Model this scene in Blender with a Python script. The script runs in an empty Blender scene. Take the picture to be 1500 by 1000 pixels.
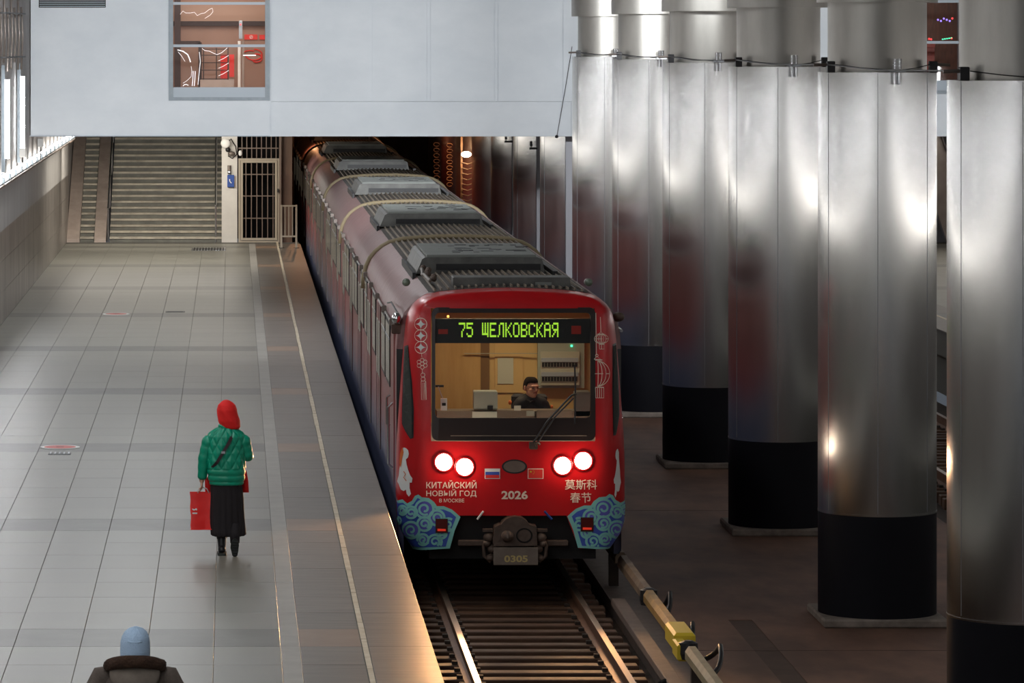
import bpy, bmesh, math, random
from mathutils import Vector, Matrix
from mathutils.geometry import tessellate_polygon
random.seed(7)
PI = math.pi
sc = bpy.context.scene
C = sc.collection
# ---------------------------------------------------------------- camera, world, lights, exposure
F, VX, VY, HC = 6200.0, 340.0, 52.0, 5.57          # focal length in px, vanishing point, eye height over platform
cam = bpy.data.objects.new('camera', bpy.data.cameras.new('camera'))
C.objects.link(cam); sc.camera = cam
cam.location = (0, 0, HC); cam.rotation_euler = (PI/2, 0, 0)
cam.data.sensor_width = 36; cam.data.lens = F/1500*36
cam.data.shift_x = (750-VX)/1500; cam.data.shift_y = -(500-VY)/1500
cam.data.clip_end = 500; cam.data.clip_start = 1
w = bpy.data.worlds.new('world'); sc.world = w; w.use_nodes = True
w.node_tree.nodes['Background'].inputs[0].default_value = (.75, .85, 1, 1)
w.node_tree.nodes['Background'].inputs[1].default_value = .10
sc.view_settings.view_transform = 'Standard'; sc.view_settings.look = 'None'
sc.view_settings.exposure = 0.0; sc.view_settings.gamma = 1
sc.view_settings.use_curve_mapping = False
sc.cycles.use_denoising = True
sc.cycles.max_bounces = 6
sc.cycles.sample_clamp_indirect = 4
def area(name, loc, rot, sx, sy, power, col=(1, 1, 1), spread=PI):
    l = bpy.data.lights.new(name, 'AREA'); l.shape = 'RECTANGLE'; l.size = sx; l.size_y = sy
    l.energy = power; l.color = col; l.spread = spread
    o = bpy.data.objects.new(name, l); C.objects.link(o); o.location = loc; o.rotation_euler = rot
    return o
def point(name, loc, power, col, r=.08):
    l = bpy.data.lights.new(name, 'POINT'); l.energy = power; l.color = col; l.shadow_soft_size = r
    o = bpy.data.objects.new(name, l); C.objects.link(o); o.location = loc
    return o
def spot(name, loc, target, power, col, ang=60, blend=.8, r=.06):
    l = bpy.data.lights.new(name, 'SPOT'); l.energy = power; l.color = col; l.spot_size = math.radians(ang)
    l.spot_blend = blend; l.shadow_soft_size = r
    o = bpy.data.objects.new(name, l); C.objects.link(o); o.location = loc
    o.rotation_euler = (Vector(target)-Vector(loc)).to_track_quat('-Z', 'Y').to_euler()
    return o
COOL = (.95, .975, 1)
# rows of ceiling luminaires above the platform (tilted towards the track)
for i in range(5):
    area('hall_light', (-1.6, 4+i*18, 8.6), (0, 0, 0), 1.2, 12, 330, COOL)
# unseen fill lamps added to brighten the mezzanine front
area('flood_light', (1.5, 62, 8.5), (math.radians(82), 0, 0), 9, 1.0, 760, COOL, math.radians(70))
area('flood_light', (12.5, 62, 8.5), (math.radians(82), 0, 0), 9, 1.0, 500, COOL, math.radians(70))
# lamps under the mezzanine
area('soffit_light', (-1.9, 105, 3.25), (0, 0, 0), 4.5, 8, 320, (1, .93, .82))
area('soffit_light', (-1.9, 110.5, 3.3), (math.radians(60), 0, 0), 4.5, .8, 330, (1, .92, .8))
area('soffit_light', (16.8, 105, 3.25), (0, 0, 0), 4.5, 8, 130, (1, .93, .82))
# ---------------------------------------------------------------- materials
def mat(name, col, rough=.6, metal=0, col2=None, nscale=4, stretch=(1, 1, 1), bump=0, bscale=None, emis=None, estr=0, spec=.5, var=0, coat=0, rvar=0):
    m = bpy.data.materials.new(name); m.use_nodes = True
    nt = m.node_tree; N = nt.nodes; L = nt.links; b = N['Principled BSDF']
    b.inputs['Base Color'].default_value = (*col, 1); b.inputs['Roughness'].default_value = rough
    b.inputs['Metallic'].default_value = metal; b.inputs['Specular IOR Level'].default_value = spec
    if coat: b.inputs['Coat Weight'].default_value = coat; b.inputs['Coat Roughness'].default_value = .08
    tc = N.new('ShaderNodeNewGeometry'); mp = N.new('ShaderNodeMapping'); mp.inputs['Scale'].default_value = stretch
    L.new(tc.outputs['Position'], mp.inputs[0])
    nz = N.new('ShaderNodeTexNoise'); nz.inputs['Scale'].default_value = nscale; nz.inputs['Detail'].default_value = 6
    nz.inputs['Roughness'].default_value = .6
    L.new(mp.outputs[0], nz.inputs[0])
    out = None
    if col2:
        r = N.new('ShaderNodeValToRGB'); r.color_ramp.elements[0].position = .35; r.color_ramp.elements[1].position = .68
        r.color_ramp.elements[0].color = (*col, 1); r.color_ramp.elements[1].color = (*col2, 1)
        L.new(nz.outputs[0], r.inputs[0]); out = r.outputs[0]
    if var:
        oi = N.new('ShaderNodeObjectInfo'); ad = N.new('ShaderNodeMath'); ad.operation = 'ADD'
        L.new(oi.outputs['Random'], ad.inputs[0]); L.new(tc.outputs['Random Per Island'], ad.inputs[1])
        fr = N.new('ShaderNodeMath'); fr.operation = 'FRACT'; L.new(ad.outputs[0], fr.inputs[0])
        mr = N.new('ShaderNodeMapRange'); mr.inputs[3].default_value = 1-var; mr.inputs[4].default_value = 1+var
        L.new(fr.outputs[0], mr.inputs[0])
        hs = N.new('ShaderNodeHueSaturation'); hs.inputs['Color'].default_value = (*col, 1)
        if out: L.new(out, hs.inputs['Color'])
        L.new(mr.outputs[0], hs.inputs['Value']); out = hs.outputs[0]
    if out: L.new(out, b.inputs['Base Color'])
    if rvar:
        mr = N.new('ShaderNodeMapRange'); mr.inputs[3].default_value = max(.02, rough-rvar); mr.inputs[4].default_value = rough+rvar
        L.new(nz.outputs[0], mr.inputs[0]); L.new(mr.outputs[0], b.inputs['Roughness'])
    if bump:
        bp = N.new('ShaderNodeBump'); bp.inputs['Strength'].default_value = bump; bp.inputs['Distance'].default_value = .02
        n2 = nz
        if bscale:
            n2 = N.new('ShaderNodeTexNoise'); n2.inputs['Scale'].default_value = bscale; L.new(mp.outputs[0], n2.inputs[0])
        L.new(n2.outputs[0], bp.inputs['Height']); L.new(bp.outputs[0], b.inputs['Normal'])
    if emis: b.inputs['Emission Color'].default_value = (*emis, 1); b.inputs['Emission Strength'].default_value = estr
    return m
def glassy(name, tint, mixf, rough=.02):
    m = bpy.data.materials.new(name); m.use_nodes = True; nt = m.node_tree; N = nt.nodes; L = nt.links
    N.remove(N['Principled BSDF']); o = N['Material Output']
    t = N.new('ShaderNodeBsdfTransparent'); t.inputs[0].default_value = (*tint, 1)
    g = N.new('ShaderNodeBsdfGlossy'); g.inputs['Roughness'].default_value = rough
    fz = N.new('ShaderNodeFresnel'); fz.inputs[0].default_value = 1.45
    ml = N.new('ShaderNodeMath'); ml.operation = 'MULTIPLY'; ml.inputs[1].default_value = mixf
    L.new(fz.outputs[0], ml.inputs[0])
    x = N.new('ShaderNodeMixShader'); L.new(ml.outputs[0], x.inputs[0]); L.new(t.outputs[0], x.inputs[1]); L.new(g.outputs[0], x.inputs[2])
    L.new(x.outputs[0], o.inputs[0]); return m
M = {}
M['tile'] = mat('platform_granite', (.165, .162, .138), .37, col2=(.215, .21, .18), nscale=1.1, stretch=(1, 3, 1), bump=.06, bscale=60, var=.05, rvar=.08)
M['tile_dark'] = mat('dark_granite', (.100, .100, .086), .39, col2=(.13, .13, .113), nscale=2, bump=.06, bscale=60, var=.05)
M['tile_strip'] = mat('strip_granite', (.27, .26, .235), .5, col2=(.32, .31, .28), nscale=3, var=.05)
M['edge_slab'] = mat('edge_slab_granite', (.105, .092, .078), .38, col2=(.17, .148, .122), nscale=2.5, stretch=(.5, 5, 1), bump=.05, bscale=50, var=.07)
M['edge_brown'] = mat('brown_granite', (.21, .14, .095), .4, col2=(.26, .18, .125), nscale=2, var=.05)
M['joint'] = mat('joint_mortar', (.13, .125, .11), .8)
M['line'] = mat('cream_line_paint', (.62, .56, .44), .6, col2=(.48, .40, .28), nscale=6)
M['concrete'] = mat('rough_concrete', (.14, .115, .095), .85, col2=(.24, .20, .17), nscale=5, bump=.4)
M['bed'] = mat('brown_floor_concrete', (.085, .040, .024), .7, col2=(.19, .098, .062), nscale=1.1, stretch=(1, .45, 1), bump=.15, bscale=9)
M['bed_dark'] = mat('dark_trench', (.05, .026, .017), .8, col2=(.08, .043, .029), nscale=2)
M['pit'] = mat('oily_track_pit', (.02, .012, .008), .8, col2=(.045, .028, .018), nscale=6, bump=.4)
M['sleeper'] = mat('old_timber', (.055, .024, .011), .65, col2=(.11, .052, .025), nscale=5, stretch=(.5, 5, 1), bump=.3, var=.15)
M['rail'] = mat('rusty_rail', (.14, .07, .04), .55, .4, col2=(.2, .11, .07), nscale=12)
M['railhead'] = mat('polished_railhead', (.40, .34, .29), .3, 1)
M['steel'] = mat('brushed_steel_shell', (.70, .70, .69), .25, 1, col2=(.78, .78, .77), nscale=1.4, stretch=(3, 3, .35), bump=.05, bscale=2.2, rvar=.05)
def aniso(m, a):
    nt = m.node_tree; t = nt.nodes.new('ShaderNodeTangent'); t.direction_type = 'RADIAL'; t.axis = 'Z'
    b = nt.nodes['Principled BSDF']; nt.links.new(t.outputs[0], b.inputs['Tangent']); b.inputs['Anisotropic'].default_value = a
aniso(M['steel'], .95)
M['steel_up'] = mat('dull_steel_shell', (.42, .405, .375), .42, 1, col2=(.50, .485, .45), nscale=1.4, stretch=(2, 2, .5), bump=.05, bscale=2, rvar=.06)
M['steel_trim'] = mat('grey_steel_strip', (.22, .22, .24), .45, .5)
M['blackband'] = mat('black_rubber_band', (.006, .006, .009), .55, spec=.12)
M['black'] = mat('black_metal', (.012, .012, .014), .45)
M['dark'] = mat('dark_cavity', (.006, .005, .005), .9)
M['chrome'] = mat('polished_chrome', (.72, .73, .75), .12, 1)
M['chrome_s'] = mat('satin_chrome', (.55, .57, .6), .28, 1)
M['plaster'] = mat('white_painted_plaster', (.62, .66, .70), .62, col2=(.70, .735, .77), nscale=.7, stretch=(1, 1, 1.6), bump=.05, bscale=3)
M['fascia'] = mat('grey_window_frame', (.19, .23, .26), .45, col2=(.24, .28, .31), nscale=6)
M['fascia_l'] = mat('light_frame_bar', (.32, .37, .42), .4)
M['wall_up'] = mat('pale_upper_concrete', (.23, .215, .205), .7, col2=(.32, .30, .29), nscale=1.2, stretch=(1, .6, 1.4), bump=.08)
M['marble'] = mat('striped_marble', (.10, .088, .08), .3, col2=(.30, .275, .25), nscale=2.2, stretch=(1, 1.2, .25), var=.10)
M['wallband'] = mat('pale_wall_band', (.40, .385, .37), .55, col2=(.50, .49, .47), nscale=1.2, stretch=(1, 2, .3))
M['lamp'] = mat('white_lamp_glow', (1, 1, 1), .5, emis=(1, .96, .90), estr=11)
M['lamp_lo'] = mat('white_tube_glow', (1, 1, 1), .5, emis=(.97, .98, 1), estr=42)
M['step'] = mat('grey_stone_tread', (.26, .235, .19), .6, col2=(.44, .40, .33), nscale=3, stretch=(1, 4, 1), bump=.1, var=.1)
M['riser'] = mat('dark_stone_riser', (.085, .085, .075), .6, col2=(.14, .14, .12), nscale=3)  # olive stone, darkened further to stand for shade under the nosings
M['stringer'] = mat('pinkish_stone', (.33, .27, .235), .5, col2=(.42, .35, .31), nscale=3, var=.06)
M['pil'] = mat('white_pilaster_paint', (.55, .53, .50), .6, col2=(.64, .62, .58), nscale=2)
M['gate'] = mat('beige_gate_paint', (.36, .31, .24), .5)
M['bars'] = mat('brownish_bar_paint', (.16, .115, .09), .5)
M['blue'] = mat('blue_enamel', (.015, .06, .28), .4)
M['white'] = mat('white_print', (.8, .8, .78), .5)
M['red_paint'] = mat('glossy_red_wrap', (.50, .006, .010), .33, coat=.2, spec=.35, col2=(.58, .009, .013), nscale=2)
def side_mat():
    m = mat('printed_side_wrap', (.3, .05, .05), .38, bump=.04, bscale=6, coat=.2); nt = m.node_tree; N = nt.nodes; L = nt.links
    g = N.new('ShaderNodeNewGeometry'); sx = N.new('ShaderNodeSeparateXYZ'); L.new(g.outputs['Position'], sx.inputs[0])
    mp = N.new('ShaderNodeMapping'); mp.inputs['Scale'].default_value = (1, 3.2, .45); L.new(g.outputs['Position'], mp.inputs[0])
    n = N.new('ShaderNodeTexNoise'); n.inputs['Scale'].default_value = 1.6; n.inputs['Detail'].default_value = 5; L.new(mp.outputs[0], n.inputs[0])
    a = N.new('ShaderNodeMath'); a.operation = 'MULTIPLY_ADD'; a.inputs[1].default_value = 1.6; L.new(n.outputs[0], a.inputs[0]); L.new(sx.outputs['Z'], a.inputs[2])
    r = N.new('ShaderNodeValToRGB'); mr = N.new('ShaderNodeMapRange'); mr.inputs[1].default_value = .1; mr.inputs[2].default_value = 3.3
    L.new(a.outputs[0], mr.inputs[0]); L.new(mr.outputs[0], r.inputs[0]); e = r.color_ramp.elements
    e[0].position = 0; e[0].color = (.05, .06, .13, 1); e[1].position = 1; e[1].color = (.34, .13, .12, 1)
    for p, c in ((.2, (.08, .10, .19)), (.3, (.15, .12, .18)), (.36, (.22, .05, .08)), (.5, (.30, .06, .055)), (.58, (.22, .05, .05)), (.66, (.33, .10, .09)), (.8, (.28, .09, .085))):
        k = e.new(p); k.color = (*c, 1)
    L.new(r.outputs[0], N['Principled BSDF'].inputs['Base Color']); return m
M['side'] = side_mat()
M['shoulder'] = mat('dusty_pink_roof_edge', (.16, .062, .062), .46, col2=(.25, .13, .125), nscale=3, stretch=(1, 5, 1), bump=.15)
M['roof'] = mat('grimy_brown_roof', (.030, .023, .018), .6, col2=(.06, .048, .038), nscale=6, bump=.2)
M['rib'] = mat('worn_roof_rib', (.30, .24, .175), .5, 0, col2=(.12, .095, .075), nscale=9)
M['ac'] = mat('grey_roof_unit', (.075, .075, .07), .5, col2=(.16, .16, .15), nscale=3, stretch=(1, 3, 1))
M['slat'] = mat('pale_unit_slat', (.21, .225, .21), .45)
M['hoop'] = mat('tan_rubber_seal', (.24, .19, .11), .6)
M['cream'] = mat('cream_print', (.92, .76, .62), .5)
M['mint'] = mat('mint_print', (.24, .60, .55), .4)
M['cblue'] = mat('royal_blue_print', (.05, .10, .48), .4)
M['cviolet'] = mat('violet_print', (.14, .13, .56), .4)
M['glass'] = glassy('windscreen_glass', (.82, .80, .76), .9)
M['glass2'] = glassy('mezzanine_glass', (.9, .9, .9), .8)
M['cabwin'] = mat('dark_grey_glass', (.06, .065, .06), .08, spec=.8)
M['winlit'] = mat('lit_saloon_glass', (.12, .11, .09), .15, emis=(1, .85, .6), estr=.02)
M['wood'] = mat('yellow_wood_panel', (.50, .31, .11), .5, col2=(.58, .38, .15), nscale=3, stretch=(4, 4, .5))
M['wood2'] = mat('pale_yellow_panel', (.66, .47, .20), .5)
M['wood3'] = mat('brown_panel_gap', (.20, .11, .04), .6)
M['greybox'] = mat('grey_green_box', (.33, .36, .30), .5)
M['desk'] = mat('brown_grey_desk', (.16, .125, .09), .55)
M['paper'] = mat('pale_paper', (.55, .58, .48), .7)
M['led'] = mat('green_led_dot', (.1, .2, .02), .5, emis=(.42, .85, .05), estr=1.1)
M['hl'] = mat('headlight_glow', (1, 1, 1), .3, emis=(1, .86, .68), estr=26)
M['tail'] = mat('dark_red_lens', (.09, .01, .008), .25)
M['tail2'] = mat('red_lens_bar', (.6, .03, .015), .3, emis=(1, .05, .02), estr=.35)
M['amber'] = mat('amber_lamp', (1, .5, .1), .4, emis=(1, .5, .1), estr=3)
M['iron'] = mat('dusty_iron', (.075, .048, .036), .62, .2, col2=(.12, .08, .06), nscale=9, bump=.2)
M['iron_l'] = mat('painted_plate', (.19, .15, .12), .6, col2=(.15, .115, .09), nscale=8)
M['ochre'] = mat('ochre_print', (.52, .40, .16), .6)
M['cover_y'] = mat('tan_yellow_cover', (.36, .21, .05), .5, col2=(.20, .12, .04), nscale=4)
M['cover_b'] = mat('brown_cover', (.13, .085, .055), .6, col2=(.24, .17, .11), nscale=4)
M['cover_g'] = mat('beige_cover', (.30, .26, .16), .5, col2=(.20, .17, .10), nscale=4)
M['yellow'] = mat('yellow_plastic', (.66, .48, .03), .45)
M['board'] = mat('grey_brown_board', (.13, .095, .08), .7, col2=(.17, .13, .11), nscale=6)
M['skin'] = mat('skin', (.62, .34, .24), .5)
M['hair'] = mat('dark_brown_hair', (.014, .009, .006), .9, spec=.1)
M['lip'] = mat('lip_tone', (.36, .13, .10), .5)
M['eye'] = mat('eye_white', (.28, .24, .22), .5)
M['green'] = mat('green_quilted_nylon', (.0, .26, .15), .33, col2=(.0, .32, .19), nscale=5, bump=.15, bscale=25)
M['redcloth'] = mat('bright_red_cloth', (.80, .010, .008), .75, col2=(.88, .014, .012), nscale=6, bump=.2, bscale=40)
M['skirt'] = mat('black_pleated_cloth', (.012, .008, .010), .8)
M['boot'] = mat('black_boot_leather', (.014, .014, .016), .4)
M['sole'] = mat('rubber_sole', (.03, .035, .03), .7)
M['strap'] = mat('dark_strap', (.03, .012, .015), .5)
M['bagred'] = mat('glossy_red_paper', (.9, .016, .012), .35, col2=(.82, .014, .012), nscale=7, bump=.25, bscale=9)
M['cord'] = mat('pale_cord', (.72, .62, .60), .6)
M['hat'] = mat('pale_blue_knit', (.42, .57, .76), .8, bump=.5, bscale=140)
M['coat2'] = mat('brown_grey_wool', (.085, .066, .054), .9, col2=(.12, .094, .078), nscale=14, bump=.2, bscale=80)
M['fur'] = mat('dark_brown_fur', (.032, .014, .007), .95, col2=(.05, .022, .010), nscale=30, bump=.6, bscale=60)
M['uniform'] = mat('black_uniform', (.018, .016, .020), .7)
M['orange'] = mat('orange_patch', (.7, .16, .03), .6)
M['brownwall'] = mat('brown_room_wall', (.30, .185, .14), .6, col2=(.35, .22, .17), nscale=1)
M['pinkwall'] = mat('pink_brown_wall', (.44, .29, .22), .6)
M['darkbrown'] = mat('dark_brown_beam', (.04, .025, .025), .6)
M['redposter'] = mat('red_poster', (.72, .03, .02), .5)
M['neon'] = mat('white_neon', (1, 1, 1), .4, emis=(.95, .95, 1), estr=1.1)
M['greenneon'] = mat('green_lamp_glow', (0, .6, .3), .4, emis=(.1, 1, .5), estr=2)
M['violetneon'] = mat('violet_lamp_glow', (.3, .2, .8), .4, emis=(.3, .2, 1), estr=2)
M['redneon'] = mat('red_lamp_glow', (.8, .1, .1), .4, emis=(1, .05, .05), estr=2)
M['orangelamp'] = mat('warm_tunnel_lamp', (1, .8, .5), .4, emis=(1, .72, .42), estr=40)
M['tunnel'] = mat('sooty_tunnel_lining', (.10, .055, .035), .55, col2=(.17, .10, .065), nscale=3, stretch=(1, 1, .3), bump=.5)
M['ceil'] = mat('grey_ceiling', (.30, .30, .30), .8)
M['lens_g'] = mat('green_grey_lens', (.16, .20, .15), .2, coat=.5)
M['rack'] = mat('tarnished_tube', (.20, .17, .15), .4, .6)
# ---------------------------------------------------------------- mesh helpers
class MB:
    def __init__(s): s.v = []; s.f = []
    def add(s, vs, fs):
        n = len(s.v); s.v += [tuple(v) for v in vs]; s.f += [tuple(i+n for i in f) for f in fs]; return s
    def box(s, x0, x1, y0, y1, z0, z1, ch=0):
        if x0 > x1: x0, x1 = x1, x0
        if y0 > y1: y0, y1 = y1, y0
        if z0 > z1: z0, z1 = z1, z0
        if ch:
            c = ch
            return s.loft([[(x0+c, y0+c, z0), (x1-c, y0+c, z0), (x1-c, y1-c, z0), (x0+c, y1-c, z0)],
                           [(x0, y0, z0+c), (x1, y0, z0+c), (x1, y1, z0+c), (x0, y1, z0+c)],
                           [(x0, y0, z1-c), (x1, y0, z1-c), (x1, y1, z1-c), (x0, y1, z1-c)],
                           [(x0+c, y0+c, z1), (x1-c, y0+c, z1), (x1-c, y1-c, z1), (x0+c, y1-c, z1)]])
        return s.add([(x0, y0, z0), (x1, y0, z0), (x1, y1, z0), (x0, y1, z0), (x0, y0, z1), (x1, y0, z1), (x1, y1, z1), (x0, y1, z1)],
                     [(0, 3, 2, 1), (4, 5, 6, 7), (0, 1, 5, 4), (1, 2, 6, 5), (2, 3, 7, 6), (3, 0, 4, 7)])
    def loft(s, rings, closed=True, cap=True):
        n = len(rings[0]); vs = [p for r in rings for p in r]; fs = []
        m = n if closed else n-1
        for i in range(len(rings)-1):
            for j in range(m):
                k = (j+1) % n
                fs.append((i*n+j, i*n+k, (i+1)*n+k, (i+1)*n+j))
        if cap and closed:
            fs.append(tuple(range(n-1, -1, -1))); fs.append(tuple((len(rings)-1)*n+j for j in range(n)))
        return s.add(vs, fs)
    def lathe(s, prof, n=32, c=(0, 0), cap=True, sq=1.0):
        return s.loft([[(c[0]+r*math.cos(2*PI*j/n), c[1]+r*sq*math.sin(2*PI*j/n), z) for j in range(n)] for r, z in prof], cap=cap)
    def tube(s, pts, r, n=8, cap=True):
        pts = [Vector(p) for p in pts]; rs = r if isinstance(r, (list, tuple)) else [r]*len(pts); rings = []
        up = None
        for i, p in enumerate(pts):
            d = (pts[min(i+1, len(pts)-1)]-pts[max(i-1, 0)]).normalized()
            if up is None:
                up = Vector((0, 0, 1)) if abs(d.z) < .9 else Vector((1, 0, 0))
            a = d.cross(up).normalized(); b = a.cross(d).normalized(); up = b
            rings.append([p+a*rs[i]*math.cos(2*PI*j/n)+b*rs[i]*math.sin(2*PI*j/n) for j in range(n)])
        return s.loft(rings, cap=cap)
    def ball(s, c, r, n=12, m=8):
        r = r if isinstance(r, (tuple, list)) else (r, r, r)
        rings = []
        for i in range(1, m):
            t = PI*i/m
            rings.append([(c[0]+r[0]*math.sin(t)*math.cos(2*PI*j/n), c[1]+r[1]*math.sin(t)*math.sin(2*PI*j/n), c[2]-r[2]*math.cos(t)) for j in range(n)])
        return s.loft(rings)
    def prism_y(s, poly, y0, y1):
        a = [(p[0], y0, p[1]) for p in poly]; b = [(p[0], y1, p[1]) for p in poly]
        return s.loft([a, b])
    def flat(s, polyA, fn):
        tri = tessellate_polygon([[Vector((p[0], p[1], 0)) for p in polyA]])
        return s.add([fn(p) for p in polyA], [tuple(t) for t in tri])
    def obj(s, name, m, parent=None, smooth=False, auto=None):
        me = bpy.data.meshes.new(name); me.from_pydata(s.v, [], s.f)
        bm = bmesh.new(); bm.from_mesh(me); bmesh.ops.recalc_face_normals(bm, faces=bm.faces); bm.to_mesh(me); bm.free()
        if smooth or auto is not None:
            me.shade_smooth()
            if auto is not None: me.set_sharp_from_angle(angle=math.radians(auto))
        me.materials.append(M[m] if isinstance(m, str) else m)
        o = bpy.data.objects.new(name, me); C.objects.link(o)
        if parent: par(o, parent)
        return o
def world_off(p):
    q = p; m = p.matrix_parent_inverse @ Matrix.Translation(p.location)
    while q.parent:
        q = q.parent; m = (q.matrix_parent_inverse if q.parent else Matrix()) @ Matrix.Translation(q.location) @ m
    return m.to_translation()
def par(o, p):      # meshes are written in world coordinates
    o.parent = p; o.matrix_parent_inverse = Matrix.Translation(-world_off(p))
def tag(o, label, cat, group=None):
    o['label'] = label; o['category'] = cat
    if group: o['group'] = group
    return o
def thing(name, label, cat, loc, group=None):
    o = bpy.data.objects.new(name, None); o.empty_display_size = .2; C.objects.link(o); o.location = loc
    return tag(o, label, cat, group)
def struct(o): o['kind'] = 'structure'; return o
def sempty(name, loc):
    o = bpy.data.objects.new(name, None); C.objects.link(o); o.location = loc; o['kind'] = 'structure'; return o
def stuffp(o): o['kind'] = 'stuff'; return o
def lerp(a, b, t): return a+(b-a)*t
def interp(tab, z):
    if z <= tab[0][0]: return tab[0][1]
    for (a, b), (c, d) in zip(tab, tab[1:]):
        if z <= c: return b+(d-b)*(z-a)/(c-a)
    return tab[-1][1]
def text2d(body, x0, x1, z0, z1, bold=.0):
    cu = bpy.data.curves.new('t', 'FONT'); cu.body = body; cu.offset = bold; cu.resolution_u = 3
    o = bpy.data.objects.new('t', cu); C.objects.link(o)
    dg = bpy.context.evaluated_depsgraph_get(); dg.update()
    me = bpy.data.meshes.new_from_object(o.evaluated_get(dg))
    vs = [v.co.copy() for v in me.vertices]; fs = [tuple(p.vertices) for p in me.polygons]
    bpy.data.objects.remove(o); bpy.data.curves.remove(cu); bpy.data.meshes.remove(me)
    if not vs: return [], []
    a, b = min(v.x for v in vs), max(v.x for v in vs); c, d = min(v.y for v in vs), max(v.y for v in vs)
    return [(x0+(v.x-a)/(b-a)*(x1-x0), z0+(v.y-c)/(d-c)*(z1-z0)) for v in vs], fs
PER = 9.04; XM = 7.62
# ---------------------------------------------------------------- platform (floor)
def tile_mesh(w, l, m, h=.02, c=.003):
    b = MB().loft([[(0, 0, -h), (w, 0, -h), (w, l, -h), (0, l, -h)], [(0, 0, -c), (w, 0, -c), (w, l, -c), (0, l, -c)],
                   [(c, c, 0), (w-c, c, 0), (w-c, l-c, 0), (c, l-c, 0)]])
    return b
def tile_run(parent, xs, ys, kindf, limit, name='tile'):
    """individual tiles nearest first, the remainder joined per material"""
    cache = {}; n = 0; rest = {}
    for (y0, y1) in ys:
        for (x0, x1) in xs:
            mk = kindf(x0, y0); g = .0035
            wd, ln = x1-x0-g, y1-y0-g
            if n < limit:
                key = (mk, round(wd, 3), round(ln, 3))
                if key not in cache:
                    o = tile_mesh(wd, ln, mk).obj(name, mk); cache[key] = o.data
                else:
                    o = bpy.data.objects.new(name, cache[key]); C.objects.link(o)
                o.location = (x0+g/2, y0+g/2, random.uniform(-.0012, 0)); o.parent = parent; n += 1
            else:
                b = tile_mesh(wd, ln, mk)
                rest.setdefault(mk, MB()).add([(v[0]+x0+g/2, v[1]+y0+g/2, v[2]) for v in b.v], b.f)
    for mk, b in rest.items():
        o = b.obj('far_tiles', mk); o.parent = parent; stuffp(o)
floor = struct(MB().box(-4.6, 1.80, 8, 114.2, -.5, -.007).box(-4.6, 1.62, 8, 114.2, -1.3, -.5).obj('floor', 'joint'))
row = PER/8
def rowy(k): return 37.7-.545+k*row        # dark rows centred at 37.7 + n*PER  (measured: 41.., 66.4, 75.7)
# dark band centres measured on the photo
b0 = 66.3
ys = []
k0 = int((38-b0)/row)
rows = [(b0-row/2+k*row, k) for k in range(-26, 43)]
ys = [(y, y+row) for y, k in rows if y+row < 114.2]
kk = {round(y, 3): k for y, k in rows}
xs = [(.445-.61*(i+1), .445-.61*i) for i in range(8)]
xs[-1] = (-4.45, xs[-1][1])
tile_run(floor, xs, ys, lambda x, y: 'tile_dark' if kk[round(y, 3)] % 8 == 0 else 'tile', 300)
ys2 = [(y, y+2*row) for y, k in rows if k % 2 == 0 and y+2*row < 114.3]
tile_run(floor, [(.62, 1.185)], [(y, y+row) for y, k in rows if y+row < 114.2], lambda x, y: 'edge_brown' if kk[round(y, 3)] % 8 == 0 else 'edge_slab', 100, 'slab')
tile_run(floor, [(1.245, 1.83)], ys2, lambda x, y: 'edge_slab', 100, 'edge_slab')
tile_run(floor, [(.445, .62)], ys2, lambda x, y: 'tile_strip', 100, 'strip_tile')
ln = MB()
y = 30
while y < 114:
    L_ = random.uniform(.9, 2.4); ln.box(1.185+random.uniform(0, .006), 1.243-random.uniform(0, .006), y, y+L_-.03, -.02, .004); y += L_
par(stuffp(ln.obj('edge_line', 'line')), floor)
# floor furniture
def sticker(px, py, label):
    s = (py-VY)/HC; X = (px-VX)/s; Y = F/s
    t = thing('floor_sticker', label, 'sticker', (X, Y, .004))
    MB().lathe([(.27, .001), (.27, .006)], 40, (X, Y)).obj('white_rim', 'white', t)
    MB().lathe([(.215, .004), (.215, .0075)], 40, (X, Y)).obj('red_disc', mat('faded_red', (.55, .13, .12), .6), t)
    MB().box(X-.05, X+.05, Y-.02, Y+.02, .007, .009).obj('dark_mark', 'black', t)
sticker(88, 655, 'round faded red floor sticker with white rim, nearer the camera')
sticker(170, 460, 'round faded red floor sticker with white rim, the far one')
def grate(x0, x1, y0, y1, label, nb):
    s = ((y0+y1)/2-VY)/HC; X0, X1 = (x0-VX)/s, (x1-VX)/s; Ya, Yb = F*HC/(y1-VY), F*HC/(y0-VY)
    t = thing('floor_grate', label, 'grate', ((X0+X1)/2, Ya, .002))
    MB().box(X0, X1, Ya, Yb, .0, .004).obj('frame', 'black', t)
    for i in range(nb):
        xx = lerp(X0+.02, X1-.04, i/(nb-1)); MB().box(xx, xx+.02, Ya+.01, Yb-.01, .004, .016).obj('bar', 'chrome_s', t)
grate(281, 331, 363, 367, 'small metal drain grate with pale bars in front of the wide stair', 12)
grate(71, 104, 663, 666, 'narrow dark slot grate in the floor in front of the near round sticker', 5)
t = tag(MB().box(-1.34, -.95, 85.2, 85.5, 0, .006).box(-1.3, -.99, 85.25, 85.45, .006, .01).obj('floor_plate', 'black'), 'small flat dark metal plate set in the platform floor', 'plate')
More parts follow.
